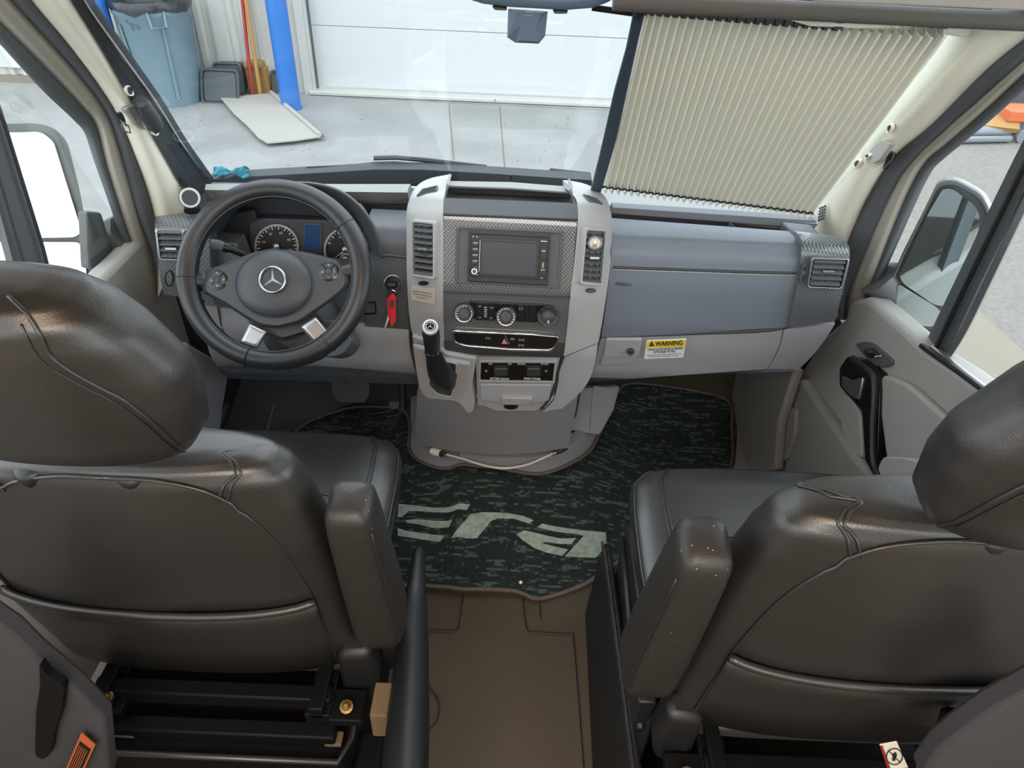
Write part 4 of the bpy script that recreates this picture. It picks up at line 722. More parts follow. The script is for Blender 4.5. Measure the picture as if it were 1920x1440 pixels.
for q, s, w in (((915, 632), '(=)', .009), ((961, 634), 'ASR', .009), ((978, 635), '(o)', .011), ((977, 645.5), '(=)', .011)): text(s, *q, K, 4, 'print', st, lift=.0046, width=w/.0011)
# lower body of the console
pgrid('console_flare', [(1058, 670), (1050, 690), (1046, 720), (1038, 750), (1018, 772)], [(1121, 644), (1116, 676), (1106, 710), (1086, 738), (1054, 766)], lambda a, b: K(a, b, .008), FWD, 'lower', co, 8)
obj('wing_gap', M().tube([K(*q)+V((0, .004, 0)) for q in pxline([(1056, 671), (1047, 695), (1040, 725), (1028, 752), (1014, 768)], 3)], .004, 6), 'darker', co)
pgrid('switch_surround', [(892, 670), (893, 692), (894, 716), (896, 760)], [(1050, 671), (1045, 692), (1042, 716), (1024, 764)], lambda a, b: K(a, b, .004), FWD, 'grey', co, 8)
pgrid('console_base', [(893, 744), (904, 758), (930, 770)], [(1040, 744), (1026, 760), (1004, 770)], lambda a, b: K(a, b, .006), FWD, 'lower', co, 8)
sp = thing('switch_plate', K(970, 700), 'black plate with BATTERY BOOST and RADIO POWER rocker switches', 'switch panel')
pq = [(902, 677), (1040, 678), (1036, 712), (901, 710)]; panel('plate', rpoly(pq, 1), K, .006, 'gloss', sp, .004, .001); bezel('plate_frame', rpoly([(898, 673), (1045, 674), (1040, 716), (897, 714)], 2), rpoly(pq, 1), K, .01, 'grey', sp, .006, .001)
for u, s in ((940, 'BATTERY BOOST'), (1001, 'RADIO POWER')):
    f = panel('switch_frame', rpoly([(u-17, 683), (u+17, 683), (u+16, 701), (u-17, 701)], 3), K, .004, 'black', sp, .006, .0008); panel('rocker', rpoly([(u-13, 685), (u+12, 685), (u+11, 699), (u-13, 699)], 2), K, .008, 'airbag', f, .012, .0018)
    text(s, u-3, 707.4, K, 3.9, 'white', sp, lift=.0054, bold=.02, width=36 if u < 950 else 31)
for u, s, w in ((920, 'OFF', .0085), (956, 'ON', .007), (978, 'ENGINE', .016), (1021, 'HOUSE', .015)): text(s, u, 679.6, K, 3.2, 'white', sp, lift=.0054, width=w/.0011)
for u in (912, 1024): obj('screw', M().lathe([(.0035, 0), (.003, .0015)], K(u, 693)-V((0, .005, 0)), V((0, -1, .3)), 12), 'steel', sp)
dw = thing('console_drawer', K(965, 755), 'grey pull-out drawer at the foot of the centre console', 'drawer')
obj('drawer_front', slab(M(), rpoly([(900, 721), (1035, 722), (1029, 752), (1000, 757), (940, 757), (900, 750)], 3), lambda a, b: K(a, b, -.004), .06), 'lower', dw, 30, .004)
obj('drawer_pull', slab(M(), rpoly([(940, 746), (1000, 748), (996, 757), (985, 760), (948, 760), (938, 756)], 3), lambda a, b: K(a, b, -.016), .02), 'grey', dw, 30, .004)
panel('socket_recess', circ(958, 763, 13, 18, 5), lambda a, b: K(a, b, -.006), .01, 'black', dw); panel('socket_plug', circ(957, 763, 6, 14, 3.4), lambda a, b: K(a, b, -.010), .01, 'gloss', dw)
# gear shifter
gs = thing('gear_shifter', K(822, 720), 'gear lever with black leather boot and round badge on its knob', 'gear lever')
GH = lambda d: (lambda a, b: K(a, b, d))
hp = [(772, 630), (800, 640), (835, 662), (893, 672), (888, 700), (884, 724), (890, 760), (886, 774), (876, 776), (858, 752), (800, 748), (786, 732), (779, 690)]
obj('shifter_housing', slab(M(), rpoly(hp, [3, 3, 3, 5, 10, 10, 8, 6, 6, 14, 14, 14, 10]), GH(-.012), .09), 'lower', gs, 30, .01, seg=3)
ip = rpoly([(776, 642), (800, 648), (834, 668), (884, 676), (878, 704), (866, 730), (854, 742), (800, 736), (790, 724), (783, 690)], [2, 2, 2, 5, 10, 8, 10, 10, 8, 6]); obj('housing_trim', slab(M(), ip, GH(-.0135), .01, .011), 'grey', gs, 30, .0015); ip2 = [(lerp(830, a, .94), lerp(700, b, .95)) for a, b in ip]; obj('housing_face', slab(M(), ip2, GH(-.0135), .01, .0125), 'door', gs, 30, .001)
rp = rpoly([(806, 664), (834, 668), (859, 672), (855, 712), (848, 738), (822, 732), (806, 716)], 6); bezel('boot_frame', rp, [(lerp(834, a, .93), lerp(702, b, .93)) for a, b in rp], GH(-.0135), .006, 'grey', gs, .016, .0015); panel('boot_recess', [(lerp(834, a, .95), lerp(702, b, .95)) for a, b in rp], GH(-.0135), .004, 'darker', gs, .014)
bt = [((832, 716), .034, .0), ((828, 704), .032, -.02), ((824, 690), .027, -.04), ((818, 676), .022, -.055), ((814, 664), .0195, -.066), ((811, 655), .018, -.075)]
rows = []
for j, (q, r, d) in enumerate(bt):
    c = K(*q, -.016+d); rows.append([c + V((math.cos(a)*r*(1+.09*math.sin(3*a+j*1.9)+.05*math.sin(7*a+j)), math.sin(a)*r*.8*(1+.08*math.sin(4*a-j)), .006*math.sin(2*a+j))) for a in [2*math.pi*k/28 for k in range(28)]])
obj('boot', M().grid(rows, True), 'wheel', gs, True); t0, t1 = K(811, 656, -.09), K(807, 616, -.135)
obj('boot_collar', M().tube([t0-V((0, 0, .004)), t0+V((0, 0, .003))], .0185, 20), 'chrome', gs)
kb = obj('lever_knob', M().tube(smoothline([t0, lerp(t0, t1, .3), lerp(t0, t1, .7), t1], 4), [.0165, .0168, .017, .0172, .0175, .0178, .018, .0182, .0184, .0184, .018, .0165, .0145], 24), 'wheel', gs, True)
def star(m, c, u, w, ax, r, t):
    for k in range(3):
        a = math.pi/2 + k*2*math.pi/3; d = u*math.cos(a)+w*math.sin(a); n = u*-math.sin(a)+w*math.cos(a)
        m.add([c+d*r, c+n*r*.11+d*r*.06, c-n*r*.11+d*r*.06, c+ax*t], [(0, 1, 3), (2, 0, 3), (1, 2, 3), (0, 2, 1)])
    return m
ax = (CAM-t1); ax.normalize(); ax = (ax+V((0, 0, .5))).normalized(); u = V((1, 0, 0)); w = ax.cross(u).normalized(); u = w.cross(ax)
c = t1+ax*.0125
bd = obj('badge_disc', M().lathe([(.0125, -.004), (.0125, .0015)], c, ax, 28), 'gloss', kb); obj('badge_ring', M().lathe([(.0112, .001), (.0118, .0035), (.0155, .002), (.017, -.004)], c, ax, 32, (False, False)), 'rimwhite', kb, 50)
obj('badge_star', star(M().tube([c+ax*.002+(u*math.cos(a)+w*math.sin(a))*.009 for a in [2*math.pi*i/24 for i in range(24)]], .0009, 5, True), c+ax*.0018, u, w, ax, .0088, .002), 'rimwhite', bd, False)
# ignition lock, keys and tag
ig = thing('ignition_lock', D(735, 538), 'round ignition lock with key inserted, right of the steering wheel', 'lock'); c = D(736, 536)+V((0, .008, 0)); ax = V((0, -.9, .42)).normalized()
obj('lock_ring', M().lathe([(.0165, -.004), (.0195, .004), (.021, .003), (.0215, -.004)], c, ax, 30, (False, False)), 'satin', ig, 50); obj('lock_face', M().lathe([(.018, -.006), (.017, .002)], c, ax, 26), 'gloss', ig)
obj('key_head', M().box(c+ax*.014, (.022, .02, .012)), 'black', ig, False, .004)
ky = thing('key_tag', D(733, 555)-V((0, .03, 0)), 'key ring with a red hanging tag at the ignition', 'key tag'); kc = c+ax*.02; f = lambda a, b: atY(a, b, kc.y-.004)
obj('key_ring', M().tube([f(*q) for q in circ(735, 553, 9.5, 24, 9)], .0011, 6, True), 'chrome', ky)
panel('red_tag', [(737, 549), (742, 556), (743, 600), (734, 613), (729, 560)], f, .0015, 'redtag', ky, .002); panel('red_tag', [(732, 552), (735, 556), (733, 612), (726, 590), (725, 562)], f, .0015, 'redtag', ky, -.004); panel('paper_tag', [(728, 588), (730, 598), (722, 618), (720, 618)], f, .001, 'ivory', ky, -.008)
panel('metal_clip', [(734, 560), (740, 563), (739, 573), (735, 577), (731, 572)], f, .001, 'steel', ky, .004); 
# ================================================================ steering wheel
WD = 1.44; wc = (514.5, 515); SC = WD/F
sw_ = thing('steering_wheel', atW(514, 560, 1.50), 'black leather steering wheel with two silver lower spokes and a round star badge', 'steering wheel')
wp = lambda a, b: atW(a, b, WD)
def wpd(d): return lambda a, b: atW(a, b, WD+d)
N = 96; cen = [wp(wc[0]+163.5*math.cos(2*math.pi*i/N), wc[1]+161*math.sin(2*math.pi*i/N)) for i in range(N)]
rad = [.0205*(1+.05*math.cos(4*math.pi*i/N)) for i in range(N)]
rim = obj('rim', M().tube(cen, rad, 18, True), 'wheel', sw_, True)
def rpt(a, phi, r):                        # a point on the rim surface
    i = a/(2*math.pi)*N; c = wp(wc[0]+163.5*math.cos(a), wc[1]+161*math.sin(a)); out = (c-wp(*wc)).normalized(); return c + (out*math.cos(phi) - FW*math.sin(phi))*r
for deg in (-35, 178, 107, 52): a = math.radians(deg); obj('rim_seam', M().tube([rpt(a, math.radians(p), .0213) for p in range(0, 360, 20)], .0012, 5, True), 'black', rim)
obj('rim_stitching', M().tube([rpt(2*math.pi*i/120, math.radians(150), .0207+.0003*(i % 2)) for i in range(120)], .0009, 5, True), 'rubber', rim)
# hub
hubpx = rpoly([(386, 507), (405, 500), (447, 484), (480, 471), (522, 467), (566, 471), (600, 478), (634, 488), (648, 508), (658, 527), (652, 540), (620, 566), (588, 588), (560, 606), (520, 616), (490, 612), (462, 598), (420, 570), (379, 548), (377, 530)], [6, 6, 6, 6, 6, 6, 6, 6, 8, 6, 6, 8, 8, 8, 8, 8, 8, 8, 5, 6])
hc = (514, 536)
def dome(px, f, d): return [wpd(d)(lerp(hc[0], a, f), lerp(hc[1], b, f)) for a, b in px]
hub = obj('hub', M().grid([dome(hubpx, .97, .045), dome(hubpx, 1, .012), dome(hubpx, .985, -.002), dome(hubpx, .93, -.008)], True).add(dome(hubpx, .93, -.008), [tuple(range(len(hubpx)))]), 'airbag', sw_, 40)
padpx = [(514+73*math.cos(t), 534+ (62 if math.sin(t) > 0 else 66)*math.sin(t)) for t in [2*math.pi*i/56 for i in range(56)]]
pc = (514, 534); pd = lambda f, d: [wpd(d)(lerp(pc[0], a, f), lerp(pc[1], b, f)) for a, b in padpx]
pad = obj('airbag_cover', M().grid([pd(1.0, -.004), pd(.985, -.0105), pd(.9, -.016), pd(.7, -.0215), pd(.45, -.0235), pd(.02, -.0245)], True), 'airbag', sw_, True); obj('cover_seam', M().tube([wpd(-.0085)(*q) for q in padpx], .0016, 6, True), 'darker', hub)
text('AIRBAG', 517, 577, wpd(-.0185), 5, 'dark', pad, (6, -.2), lift=.001)
u = (wp(524, 524.5)-wp(514, 525)).normalized(); ax = -FW; w = ax.cross(u).normalized()
# badge
c = wpd(-.025)(512, 525)
bd = obj('badge_recess', M().lathe([(.0275, -.003), (.0268, .0015), (.0255, .0015)], c, ax, 40), 'darker', pad, 50); obj('badge_ring', M().tube([c+ax*.0035+(u*math.cos(a)+w*math.sin(a))*.0255 for a in [2*math.pi*i/48 for i in range(48)]], .0023, 8, True), 'chrome', bd, True)
obj('badge_star', star(M(), c+ax*.0018, u, w, ax, .0245, .004), 'rimwhite', bd, False)
# thumb button pads
for px, lab, sy in (((409, 525), 'left', ((0, -11, '^'), (-11, 2, '='), (12, 0, '='), (0, 11, 'v'))), ((617, 509), 'right', ((0, -11, '+'), (-11, 1, 'o'), (11, 0, ')'), (0, 11, '-')))):
    c = wpd(-.006)(*px); pb = obj('button_pad', M().lathe([(.0205, -.004), (.0205, .002), (.0185, .003)], c, ax, 32), 'gloss', hub, 40)
    for k in range(4):
        a0 = math.pi/4+k*math.pi/2; ar = [(px[0]+math.cos(t)*r, px[1]+math.sin(t)*r) for r, ts in ((15.5, range(9)), (6.5, range(8, -1, -1))) for t in [a0+.09+(math.pi/2-.18)*i/8 for i in ts]]
        panel('thumb_button', ar, wpd(-.006), .003, 'airbag', pb, .0045, .0006)
    obj('button_centre', M().lathe([(.006, .0), (.006, .0042), (.004, .0052)], c, ax, 18), 'airbag', pb)
    for dx, dy, s in sy: text(s, px[0]+dx, px[1]+dy, wpd(-.006), 6, 'print', pb, (6, -.4), lift=.0052)
# spokes
obj('spoke_grip', M().tube(smoothline([wpd(.012)(*q) for q in ((348, 530), (366, 529), (392, 528))], 3), [.022, .022, .021, .02, .019, .018, .017], 14), 'wheel', sw_, True); obj('spoke_grip', M().tube(smoothline([wpd(.012)(*q) for q in ((682, 505), (664, 509), (640, 513))], 3), [.022, .022, .021, .02, .019, .018, .017], 14), 'wheel', sw_, True)
def spoke(q):
    f = rpoly(q, 5); m = (sum(p[0] for p in f)/len(f), sum(p[1] for p in f)/len(f)); g = lambda k, d: [wpd(d)(lerp(m[0], a, k), lerp(m[1], b, k)) for a, b in f]
    obj('spoke', M().grid([g(1.0, .028), g(1.0, .004), g(.95, -.004), g(.8, -.007), g(.6, -.008)], True).add(g(.6, -.008), [tuple(range(len(f)))]), 'satin', sw_, 50, label='satin silver lower spoke')
spoke([(467, 604), (502, 621), (482, 655), (448, 642)]); spoke([(561, 612), (592, 592), (619, 626), (592, 646)])
panel('hub_skirt', rpoly([(462, 596), (520, 606), (590, 586), (600, 600), (570, 622), (530, 634), (500, 624), (470, 610)], 6), wpd(.02), .03, 'airbag', sw_, 0, .005)
# ================================================================ seats (built round the floor origin, x right, y forward)
def sup(t, a, b, n):                       # superellipse point
    c, s = math.cos(t), math.sin(t); return math.copysign(abs(c)**(2/n), c)*a, math.copysign(abs(s)**(2/n), s)*b
def loft(rows, n=40): return M().grid(rows, True)
BK = [(0, .375, .752, .238, .045), (.015, .370, .752, .248, .062), (.05, .385, .75, .253, .072), (.10, .43, .742, .254, .074), (.30, .56, .722, .253, .076), (.5, .665, .705, .252, .072), (.68, .77, .69, .246, .066), (.82, .845, .682, .233, .058), (.91, .883, .676, .217, .050), (.965, .902, .674, .195, .042), (.98, .910, .674, .168, .034), (.99, .915, .674, .12, .024), (.996, .917, .674, .06, .012), (1.0, .918, .674, .01, .003)]
def bkrow(t):
    z = interp(t, [(k[0], k[1]) for k in BK]); y = interp(t, [(k[0], k[2]) for k in BK]); a = interp(t, [(k[0], k[3]) for k in BK]); b = interp(t, [(k[0], k[4]) for k in BK]); return z, y, a, b
BS = [1, V((0, 0, 0)), V((0, 0, 0))]
def bk(t, ang, out=0):                     # a point of the backrest surface; ang 270 deg = middle of the rear face
    z, y, a, b = bkrow(t); x, yy = sup(math.radians(ang), a+out, b+out, 3.4); sag = -.012*math.cos(x/a*1.5)*(math.sin(math.radians(ang)) < 0) if a > .1 else 0
    k = interp(t, [(0, 1), (.6, 1), (.9, 0)]); return V((x*(1+.06*k)-BS[0]*.016*k, y+yy+sag, z + .012*math.cos(x/.2)*(t > .85))) + BS[1]
HR = [(0, .985, .62, .115, .03), (.05, .99, .615, .138, .045), (.2, 1.02, .607, .158, .056), (.38, 1.07, .598, .167, .06), (.5, 1.11, .592, .164, .06), (.72, 1.165, .582, .14, .058), (.86, 1.195, .577, .118, .054), (.94, 1.212, .575, .098, .043), (.97, 1.220, .575, .07, .028), (.99, 1.223, .575, .035, .014), (1, 1.224, .575, .008, .003)]
def hr(t, ang, out=0):
    g = lambda k: interp(t, [(q[0], q[k]) for q in HR]); x, yy = sup(math.radians(ang), g(3)+out, g(4)+out, 2.7); return V((x, g(2)+yy-.012*math.cos(x/.12)*(math.sin(math.radians(ang)) < 0), g(1))) + BS[2]
def dense(tab, k=4):
    ts = [q[0] for q in tab]; out = []
    for a, b in zip(ts, ts[1:]): out += [a+(b-a)*i/k for i in range(k)]
    return out+[1.0]
def fold(p, amp=.004, s=7):                # soft creases of the cover
    return p + V((0, amp*mnoise.noise(p*s), amp*.6*mnoise.noise(p*s+V((3, 1, 7)))))
ANG = [360*i/48 for i in range(48)]
def seat(o, D0, s, g0=.03, cx=1.0, ob=(0, 0, 0), oh=(0, 0, 0)):                        # s = +1: armrest on the +x side
    P = lambda p: V(p) + D0
    BS[:] = [s, V(ob), V(oh)]
    g = lambda rows: [[P(p) for p in r] for r in rows]
    back = obj('backrest', M().grid(g([[fold(bk(t, a)) for a in ANG] for t in dense(BK)]), True).add([P(bk(1, a)) for a in ANG], [tuple(range(48))]).add([P(bk(0, a)) for a in ANG], [tuple(range(48))]), 'leather', o, True)
    ln = lambda pts, r, nm, par, fn=bk, mt='leather', out=.0012: obj(nm, M().tube([P(fn(t, a, out)) for t, a in pts], r, 6), mt, par, True)
    arcs = lambda pts: [(p.x, p.y) for p in smoothline([V((t, a, 0)) for t, a in pts], 8)]
    # piping of the rear panel, seams over the shoulders, map pocket
    for q in (-1, 1):
        m = lambda a: 270 + q*a
        ln(arcs([(.06, m(52)), (.3, m(52)), (.52, m(50)), (.70, m(44)), (.82, m(34)), (.91, m(22)), (.95, m(8)), (.955, m(0))]), .0026, 'seam', back)
        for dd in (0, 4): ln(arcs([(.87, m(25+dd)), (.93, m(33+dd)), (.975, m(52+dd)), (.985, m(80+dd)), (.96, m(110+dd))]), .002, 'seam', back)
    rows = []
    for j, (f, z0) in enumerate(((0.0, .0), (.35, .001), (.75, .004), (1.0, .006))):
        rows.append([P(bk(lerp(.06, interp(abs(a-270), [(0, .415), (40, .435), (50, .445)]), f), a, .004+z0)) for a in [220+100*i/24 for i in range(25)]])
    pk = obj('map_pocket', M().sheet(rows, V((0, .004, 0))), 'leather', back, True); obj('pocket_hem', M().tube(rows[-1], .0065, 8), 'leather', pk, True)
    # headrest on two posts
    hd = obj('headrest', M().grid(g([[fold(hr(t, a), .0025, 9) for a in ANG] for t in dense(HR)]), True).add([P(hr(1, a)) for a in ANG], [tuple(range(48))]).add([P(hr(0, a)) for a in ANG], [tuple(range(48))]), 'leather', o, True)
    for q in (-1, 1):
        m = lambda a: 270 + q*a
        gx = s*(g0 if q > 0 else g0-.13)
        ln(arcs([(.97, m(40)), (.86, m(36)), (.74, m(30)), (.62, m(34)), (.4, m(47)), (.2, m(58)), (.03, m(72))]), .0022, 'seam', hd, hr); ln(arcs([(.90, m(31)), (.74, m(25)), (.62, m(29)), (.4, m(43)), (.2, m(54)), (.05, m(68))]), .001, 'stitch_line', hd, hr)
        obj('headrest_post', M().tube([P((gx, .63, .93)), P((gx, .612, 1.05))], .007, 10), 'chrome', o); obj('post_guide', M().lathe([(.019, -.02), (.02, .0), (.016, .005), (.008, .006)], P(V((gx, .632, .908))+BS[1]), V((0, -.3, 1)), 20), 'black', o, True)
    # cushion
    def cu(u, t):                          # u across -1..1 round section, t 0 rear .. 1 front
        return None
    rows = []; CU = [(0, .72, .22, .33, .42), (.04, .70, .235, .34, .445), (.3, .82, .262, .35, .455), (.6, .97, .268, .36, .465), (.8, 1.085, .268, .37, .475), (.92, 1.165, .262, .375, .476), (.975, 1.20, .238, .385, .466), (1, 1.212, .218, .40, .45)]
    def cusec(t, ang, out=0):
        gg = lambda k: interp(t, [(q[0], q[k]) for q in CU]); x, zz = sup(math.radians(ang), gg(2)+out, (gg(4)-gg(3))/2+out, 3.6); zc = (gg(3)+gg(4))/2; dip = -.014*math.cos(x/.2*1.4) if math.sin(math.radians(ang)) > 0 else 0
        bow = .03*math.cos(x/.24*1.4)*max(0, t-.5)*2
        return V((x*cx, gg(1)+bow, zc+zz+dip))
    cu_ = obj('cushion', M().grid(g([[cusec(t, a) for a in ANG] for t in dense(CU)]), True).add([P(cusec(1, a)) for a in ANG], [tuple(range(48))]).add([P(cusec(0, a)) for a in ANG], [tuple(range(48))]), 'leather', o, True)
    for q in (-1, 1): 
        for dd in (0, 3): ln(arcs([(.1, 90-q*(36+dd)), (.5, 90-q*(36+dd)), (.85, 90-q*(38+dd)), (.95, 90-q*(38+dd)), (.985, 90-q*(40+dd))]), .0018, 'seam', cu_, cusec)
        ln(arcs([(.1, 90-q*76), (.6, 90-q*76), (.9, 90-q*74), (.99, 90-q*64)]), .0022, 'seam', cu_, cusec)
    ln([(lerp(.70, .66, abs(i-10)/10), 90-36+72*i/20) for i in range(21)], .002, 'seam', cu_, cusec)
    ln([(lerp(.30, .36, abs(i-10)/10), 90-36+72*i/20) for i in range(21)], .002, 'seam', cu_, cusec)
    # raised armrest: rounded bar that leans with the back
    bot, top = V((s*.295, .735, .455)) + BS[1], V((s*.293, .655, .855)) + BS[1]; d = (top-bot).normalized(); xx = V((1, 0, 0)); yy = d.cross(xx).normalized(); yy = yy if yy.y > 0 else -yy
    L = (top-bot).length; rows = []
    for t, k, dx in ((-.03, .35, 0), (-.015, .75, 0), (.02, .95, 0), (.1, 1, 0), (.3, 1.02, 0), (.6, 1.0, 0), (.85, .98, 0), (.95, .93, 0), (.985, .8, 0), (1.0, .5, 0), (1.003, .1, 0)):
        c = bot + d*(t*L); hw = lerp(.043, .034, t); hd_ = lerp(.055, .040, max(0, min(1, t)))
        rows.append([P(fold(c + xx*sup(math.radians(a), hw*k, hd_*k, 4)[0] + yy*sup(math.radians(a), hw*k, hd_*k, 4)[1], .002, 12)) for a in ANG[::2]])
    am = obj('armrest', M().grid(rows, True).add(rows[-1], [tuple(range(24))]).add(rows[0], [tuple(range(24))]), 'leather2', o, True)
    for q in (s,): obj('seam', M().tube([P(bot+d*(t*L)+xx*q*lerp(.043, .034, t)*.955 - yy*lerp(.055, .040, t)*.86) for t in [.06+.86*i/12 for i in range(13)]], .0013, 6), 'leather2', am, True)
    obj('pivot_cover', slab_box([P((s*.225, .665, .45)), P((s*.285, .665, .46)), P((s*.29, .68, .36)), P((s*.275, .69, .27)), P((s*.215, .685, .27))], V((0, .05, .01))), 'black', o, 40, .014)
    obj('recliner_plate', slab_box([P((s*.29, .71, .42)), P((s*.32, .71, .42)), P((s*.31, .74, .29)), P((s*.28, .74, .29))], V((0, .06, 0))), 'black', o, 40, .004)
    # frame, rails, bolts and pedestal
    fr = M().box(P((0, .93, .375)), (.44, .34, .05)); obj('seat_pan', fr, 'frame', o, 40, .01)
    for q in (-1, 1):
        rl = obj('slide_rail', M().box(P((q*.19, .87, .325)), (.045, .5, .03)).box(P((q*.19, .87, .345)), (.025, .5, .03)), 'frame', o, 40, .003)
        bt = obj('bolt', M().lathe([(.012, 0), (.012, .003), (.0075, .004), (.007, .011), (.004, .013)], P((q*.21+.03*s, .635, .345)), V((0, -.4, 1)), 10), 'brass', o, False)
        obj('rail_bracket', M().box(P((q*.21+.03*s, .645, .325)), (.06, .06, .02)), 'frame', o, 40, .003); obj('bolt', M().lathe([(.012, 0), (.012, .003), (.008, .004), (.008, .012)], P((-.19*s, .60 + .0*q, .268+.02*q)), V((0, -.3, 1)), 8), 'brass', o, False)
    obj('cross_bar', M().box(P((0, .655, .335)), (.42, .03, .035)), 'frame', o, 40, .004); obj('cross_bar', M().box(P((0, .615, .285)), (.44, .03, .03)), 'frame', o, 40, .004)
    ped = [(-.235, .56), (.235, .56), (.25, .60), (.245, 1.05), (-.245, 1.05), (-.25, .60)]
    r0 = [P((x*1.0, y, 0)) for x, y in ped]; r1 = [P((x*.98, y+.012, .275)) for x, y in ped]; r2 = [P((x*.9, y*.96+.035, .262)) for x, y in ped]
    pb = obj('pedestal', M().grid([r0, r1, r2], True).add(r2, [tuple(range(6))]), 'frame', o, 40, .01); obj('skirt_piping', M().tube(r1, .006, 8, True), 'leather', pb, True)
    obj('rail_scrap', M().box(P((-.16*s, .612, .275)), (.045, .025, .01)), 'tan', o, False, .002); obj('rail_scrap', M().box(P((.215*s, .612, .275)), (.03, .025, .01)), 'tan', o, False, .002)
def slab_box(front, vec): return M().prism([V(p) for p in front], [V(p)+vec for p in front])
ds = thing('driver_seat', V((-.46, .8, 0)), 'black leather driver seat behind the steering wheel, raised armrest on its right', 'seat', 'cab seats'); del ds['group']
seat(ds, V((-.47, 0, 0)), 1, .03)
ps_ = thing('passenger_seat', V((.58, .68, 0)), 'black leather passenger seat in front of the airbag panel, raised armrest on its left', 'seat'); seat(ps_, V((.58, -.11, .045)), -1, .0, 1.09, (-.02, 0, .03), (.012, 0, .004))
obj('seat_box_cover', slab_box([V((.245, 1.09, 0)), V((.262, 1.09, .27)), V((.28, .40, .27)), V((.235, .40, 0))], V((.02, 0, 0))), 'black', ps_, 40, .008, label='black leather side cover of the seat box')
obj('cover_piping', M().tube([V((.262, 1.09, .272)), V((.266, .95, .275)), V((.275, .6, .275)), V((.28, .4, .272))], .005, 6), 'leather', ps_); obj('valance', slab_box([V((.288, 1.03, .22)), V((.292, 1.03, .41)), V((.292, .62, .41)), V((.288, .62, .22))], V((.015, 0, 0))), 'black', ps_, 40, .006); obj('valance_bead', M().tube([V((.286, 1.02, .37)), V((.286, .9, .36)), V((.284, .62, .34))], .008, 8), 'black', ps_, True)
obj('zip_pull', M().box(V((.262, 1.07, .28)), (.008, .006, .03)), 'chrome', ps_)
# handbrake beside the driver seat
hb_ = thing('handbrake_lever', V((-.15, .7, 0)), 'long black handbrake lever between driver seat and aisle', 'lever')
tip, mid_, end = atY(786, 1026, .98), atY(777, 1150, .82), atY(760, 1440, .50)
pth = smoothline([tip, lerp(tip, mid_, .5), mid_, lerp(mid_, end, .5), end, end+(end-mid_)*.4], 5); obj('lever_grip', M().tube(pth, [interp(i/(len(pth)-1), [(0, .007), (.02, .011), (.3, .021), (.5, .030), (.75, .036), (.9, .034), (1, .03)]) for i in range(len(pth))], 18), 'black', hb_, True)
obj('grip_seam', M().tube([mid_+(V((math.cos(a), 0, 0))+UP*math.sin(a))*.0245 for a in [2*math.pi*i/20 for i in range(20)]], .0008, 5, True), 'gloss', hb_)
obj('lever_base', M().box(V((-.2, .55, .12)), (.05, .22, .2)), 'frame', hb_, 40, .01)
o = tag(obj('mounting_bracket', M().box(atY(718, 1330, .62), (.03, .06, .07)), 'tan', None, False, .003), 'tan metal bracket between driver seat rail and handbrake lever', 'bracket')
# side panels at the bottom corners with warning tags
sp1 = struct(panel('trim_6', [(-40, 1150), (20, 1190), (66, 1235), (100, 1262), (140, 1296), (194, 1350), (206, 1460), (-40, 1460)], lambda a, b: atY(a, b, .50), .03, 'side', None, 0, .006))
sp2 = struct(panel('trim_7', [(1725, 1460), (1760, 1410), (1800, 1378), (1860, 1336), (1960, 1282), (1960, 1460)], lambda a, b: atY(a, b, .42), .03, 'side', None, 0, .006))
o = tag(panel('seat_belt_sleeve', rpoly([(76, 1238), (92, 1262), (124, 1282), (118, 1330), (104, 1370), (98, 1410), (82, 1420), (68, 1412), (70, 1330), (78, 1280)], 8), lambda a, b: atY(a, b, .49), .012, 'frame', None, .004, .004), 'black seat belt sleeve hanging behind the driver seat, on grey panel', 'seat belt')
wq = [(154, 1371), (180, 1394), (150, 1460), (118, 1455)]; o = tag(panel('warning_tag', wq, lambda a, b: atY(a, b, .49), .002, 'orange', None, .003), 'orange and black warning tag behind the driver seat', 'tag'); panel('tag_print', subquad(wq, .12, .14, .88, .9), lambda a, b: atY(a, b, .49), .001, 'gloss', o, .0042)
for k in range(5): panel('tag_line', subquad(wq, .2+.12*k, .2, .24+.12*k, .75), lambda a, b: atY(a, b, .49), .0006, 'orange', o, .005)
wq = [(1650, 1398), (1682, 1392), (1706, 1446), (1668, 1452)]; o = tag(panel('warning_tag', wq, lambda a, b: atY(a, b, .47), .002, 'ivory', None, .0), 'white and red warning tag below the passenger seat', 'tag'); panel('tag_edge', subquad(wq, 0, 0, .14, 1), lambda a, b: atY(a, b, .47), .001, 'red', o, .0012); panel('tag_edge', subquad(wq, 0, .86, 1, 1), lambda a, b: atY(a, b, .47), .001, 'red', o, .0014)
c_ = quadmap(wq, .55, .45); obj('prohibition_ring', M().tube([atY(a, b, .468) for a, b in circ(*c_, 15, 24)], .0007, 5, True), 'ink', o); obj('prohibition_bar', M().tube([atY(c_[0]-10, c_[1]-10, .468), atY(c_[0]+10, c_[1]+10, .468)], .0007, 5), 'ink', o); panel('figure_print', [(c_[0]-4, c_[1]+8), (c_[0]-3, c_[1]-4), (c_[0]+3, c_[1]-8), (c_[0]+5, c_[1]-3), (c_[0]+1, c_[1]+8)], lambda a, b: atY(a, b, .468), .0005, 'ink', o)
o = thing('belt_buckle', atY(1770, 1400, .5), 'black seat belt buckle and knob behind the passenger seat', 'seat belt'); obj('buckle_body', M().lathe([(.02, 0), (.03, .01), (.03, .03), (.012, .035)], atY(1752, 1418, .47), V((0, -1, .4)), 20), 'black', o, 40); obj('buckle_strap', M().tube([atY(1790, 1345, .5), atY(1772, 1390, .49), atY(1752, 1425, .485)], [.018, .016, .012], 10), 'black', o, True)
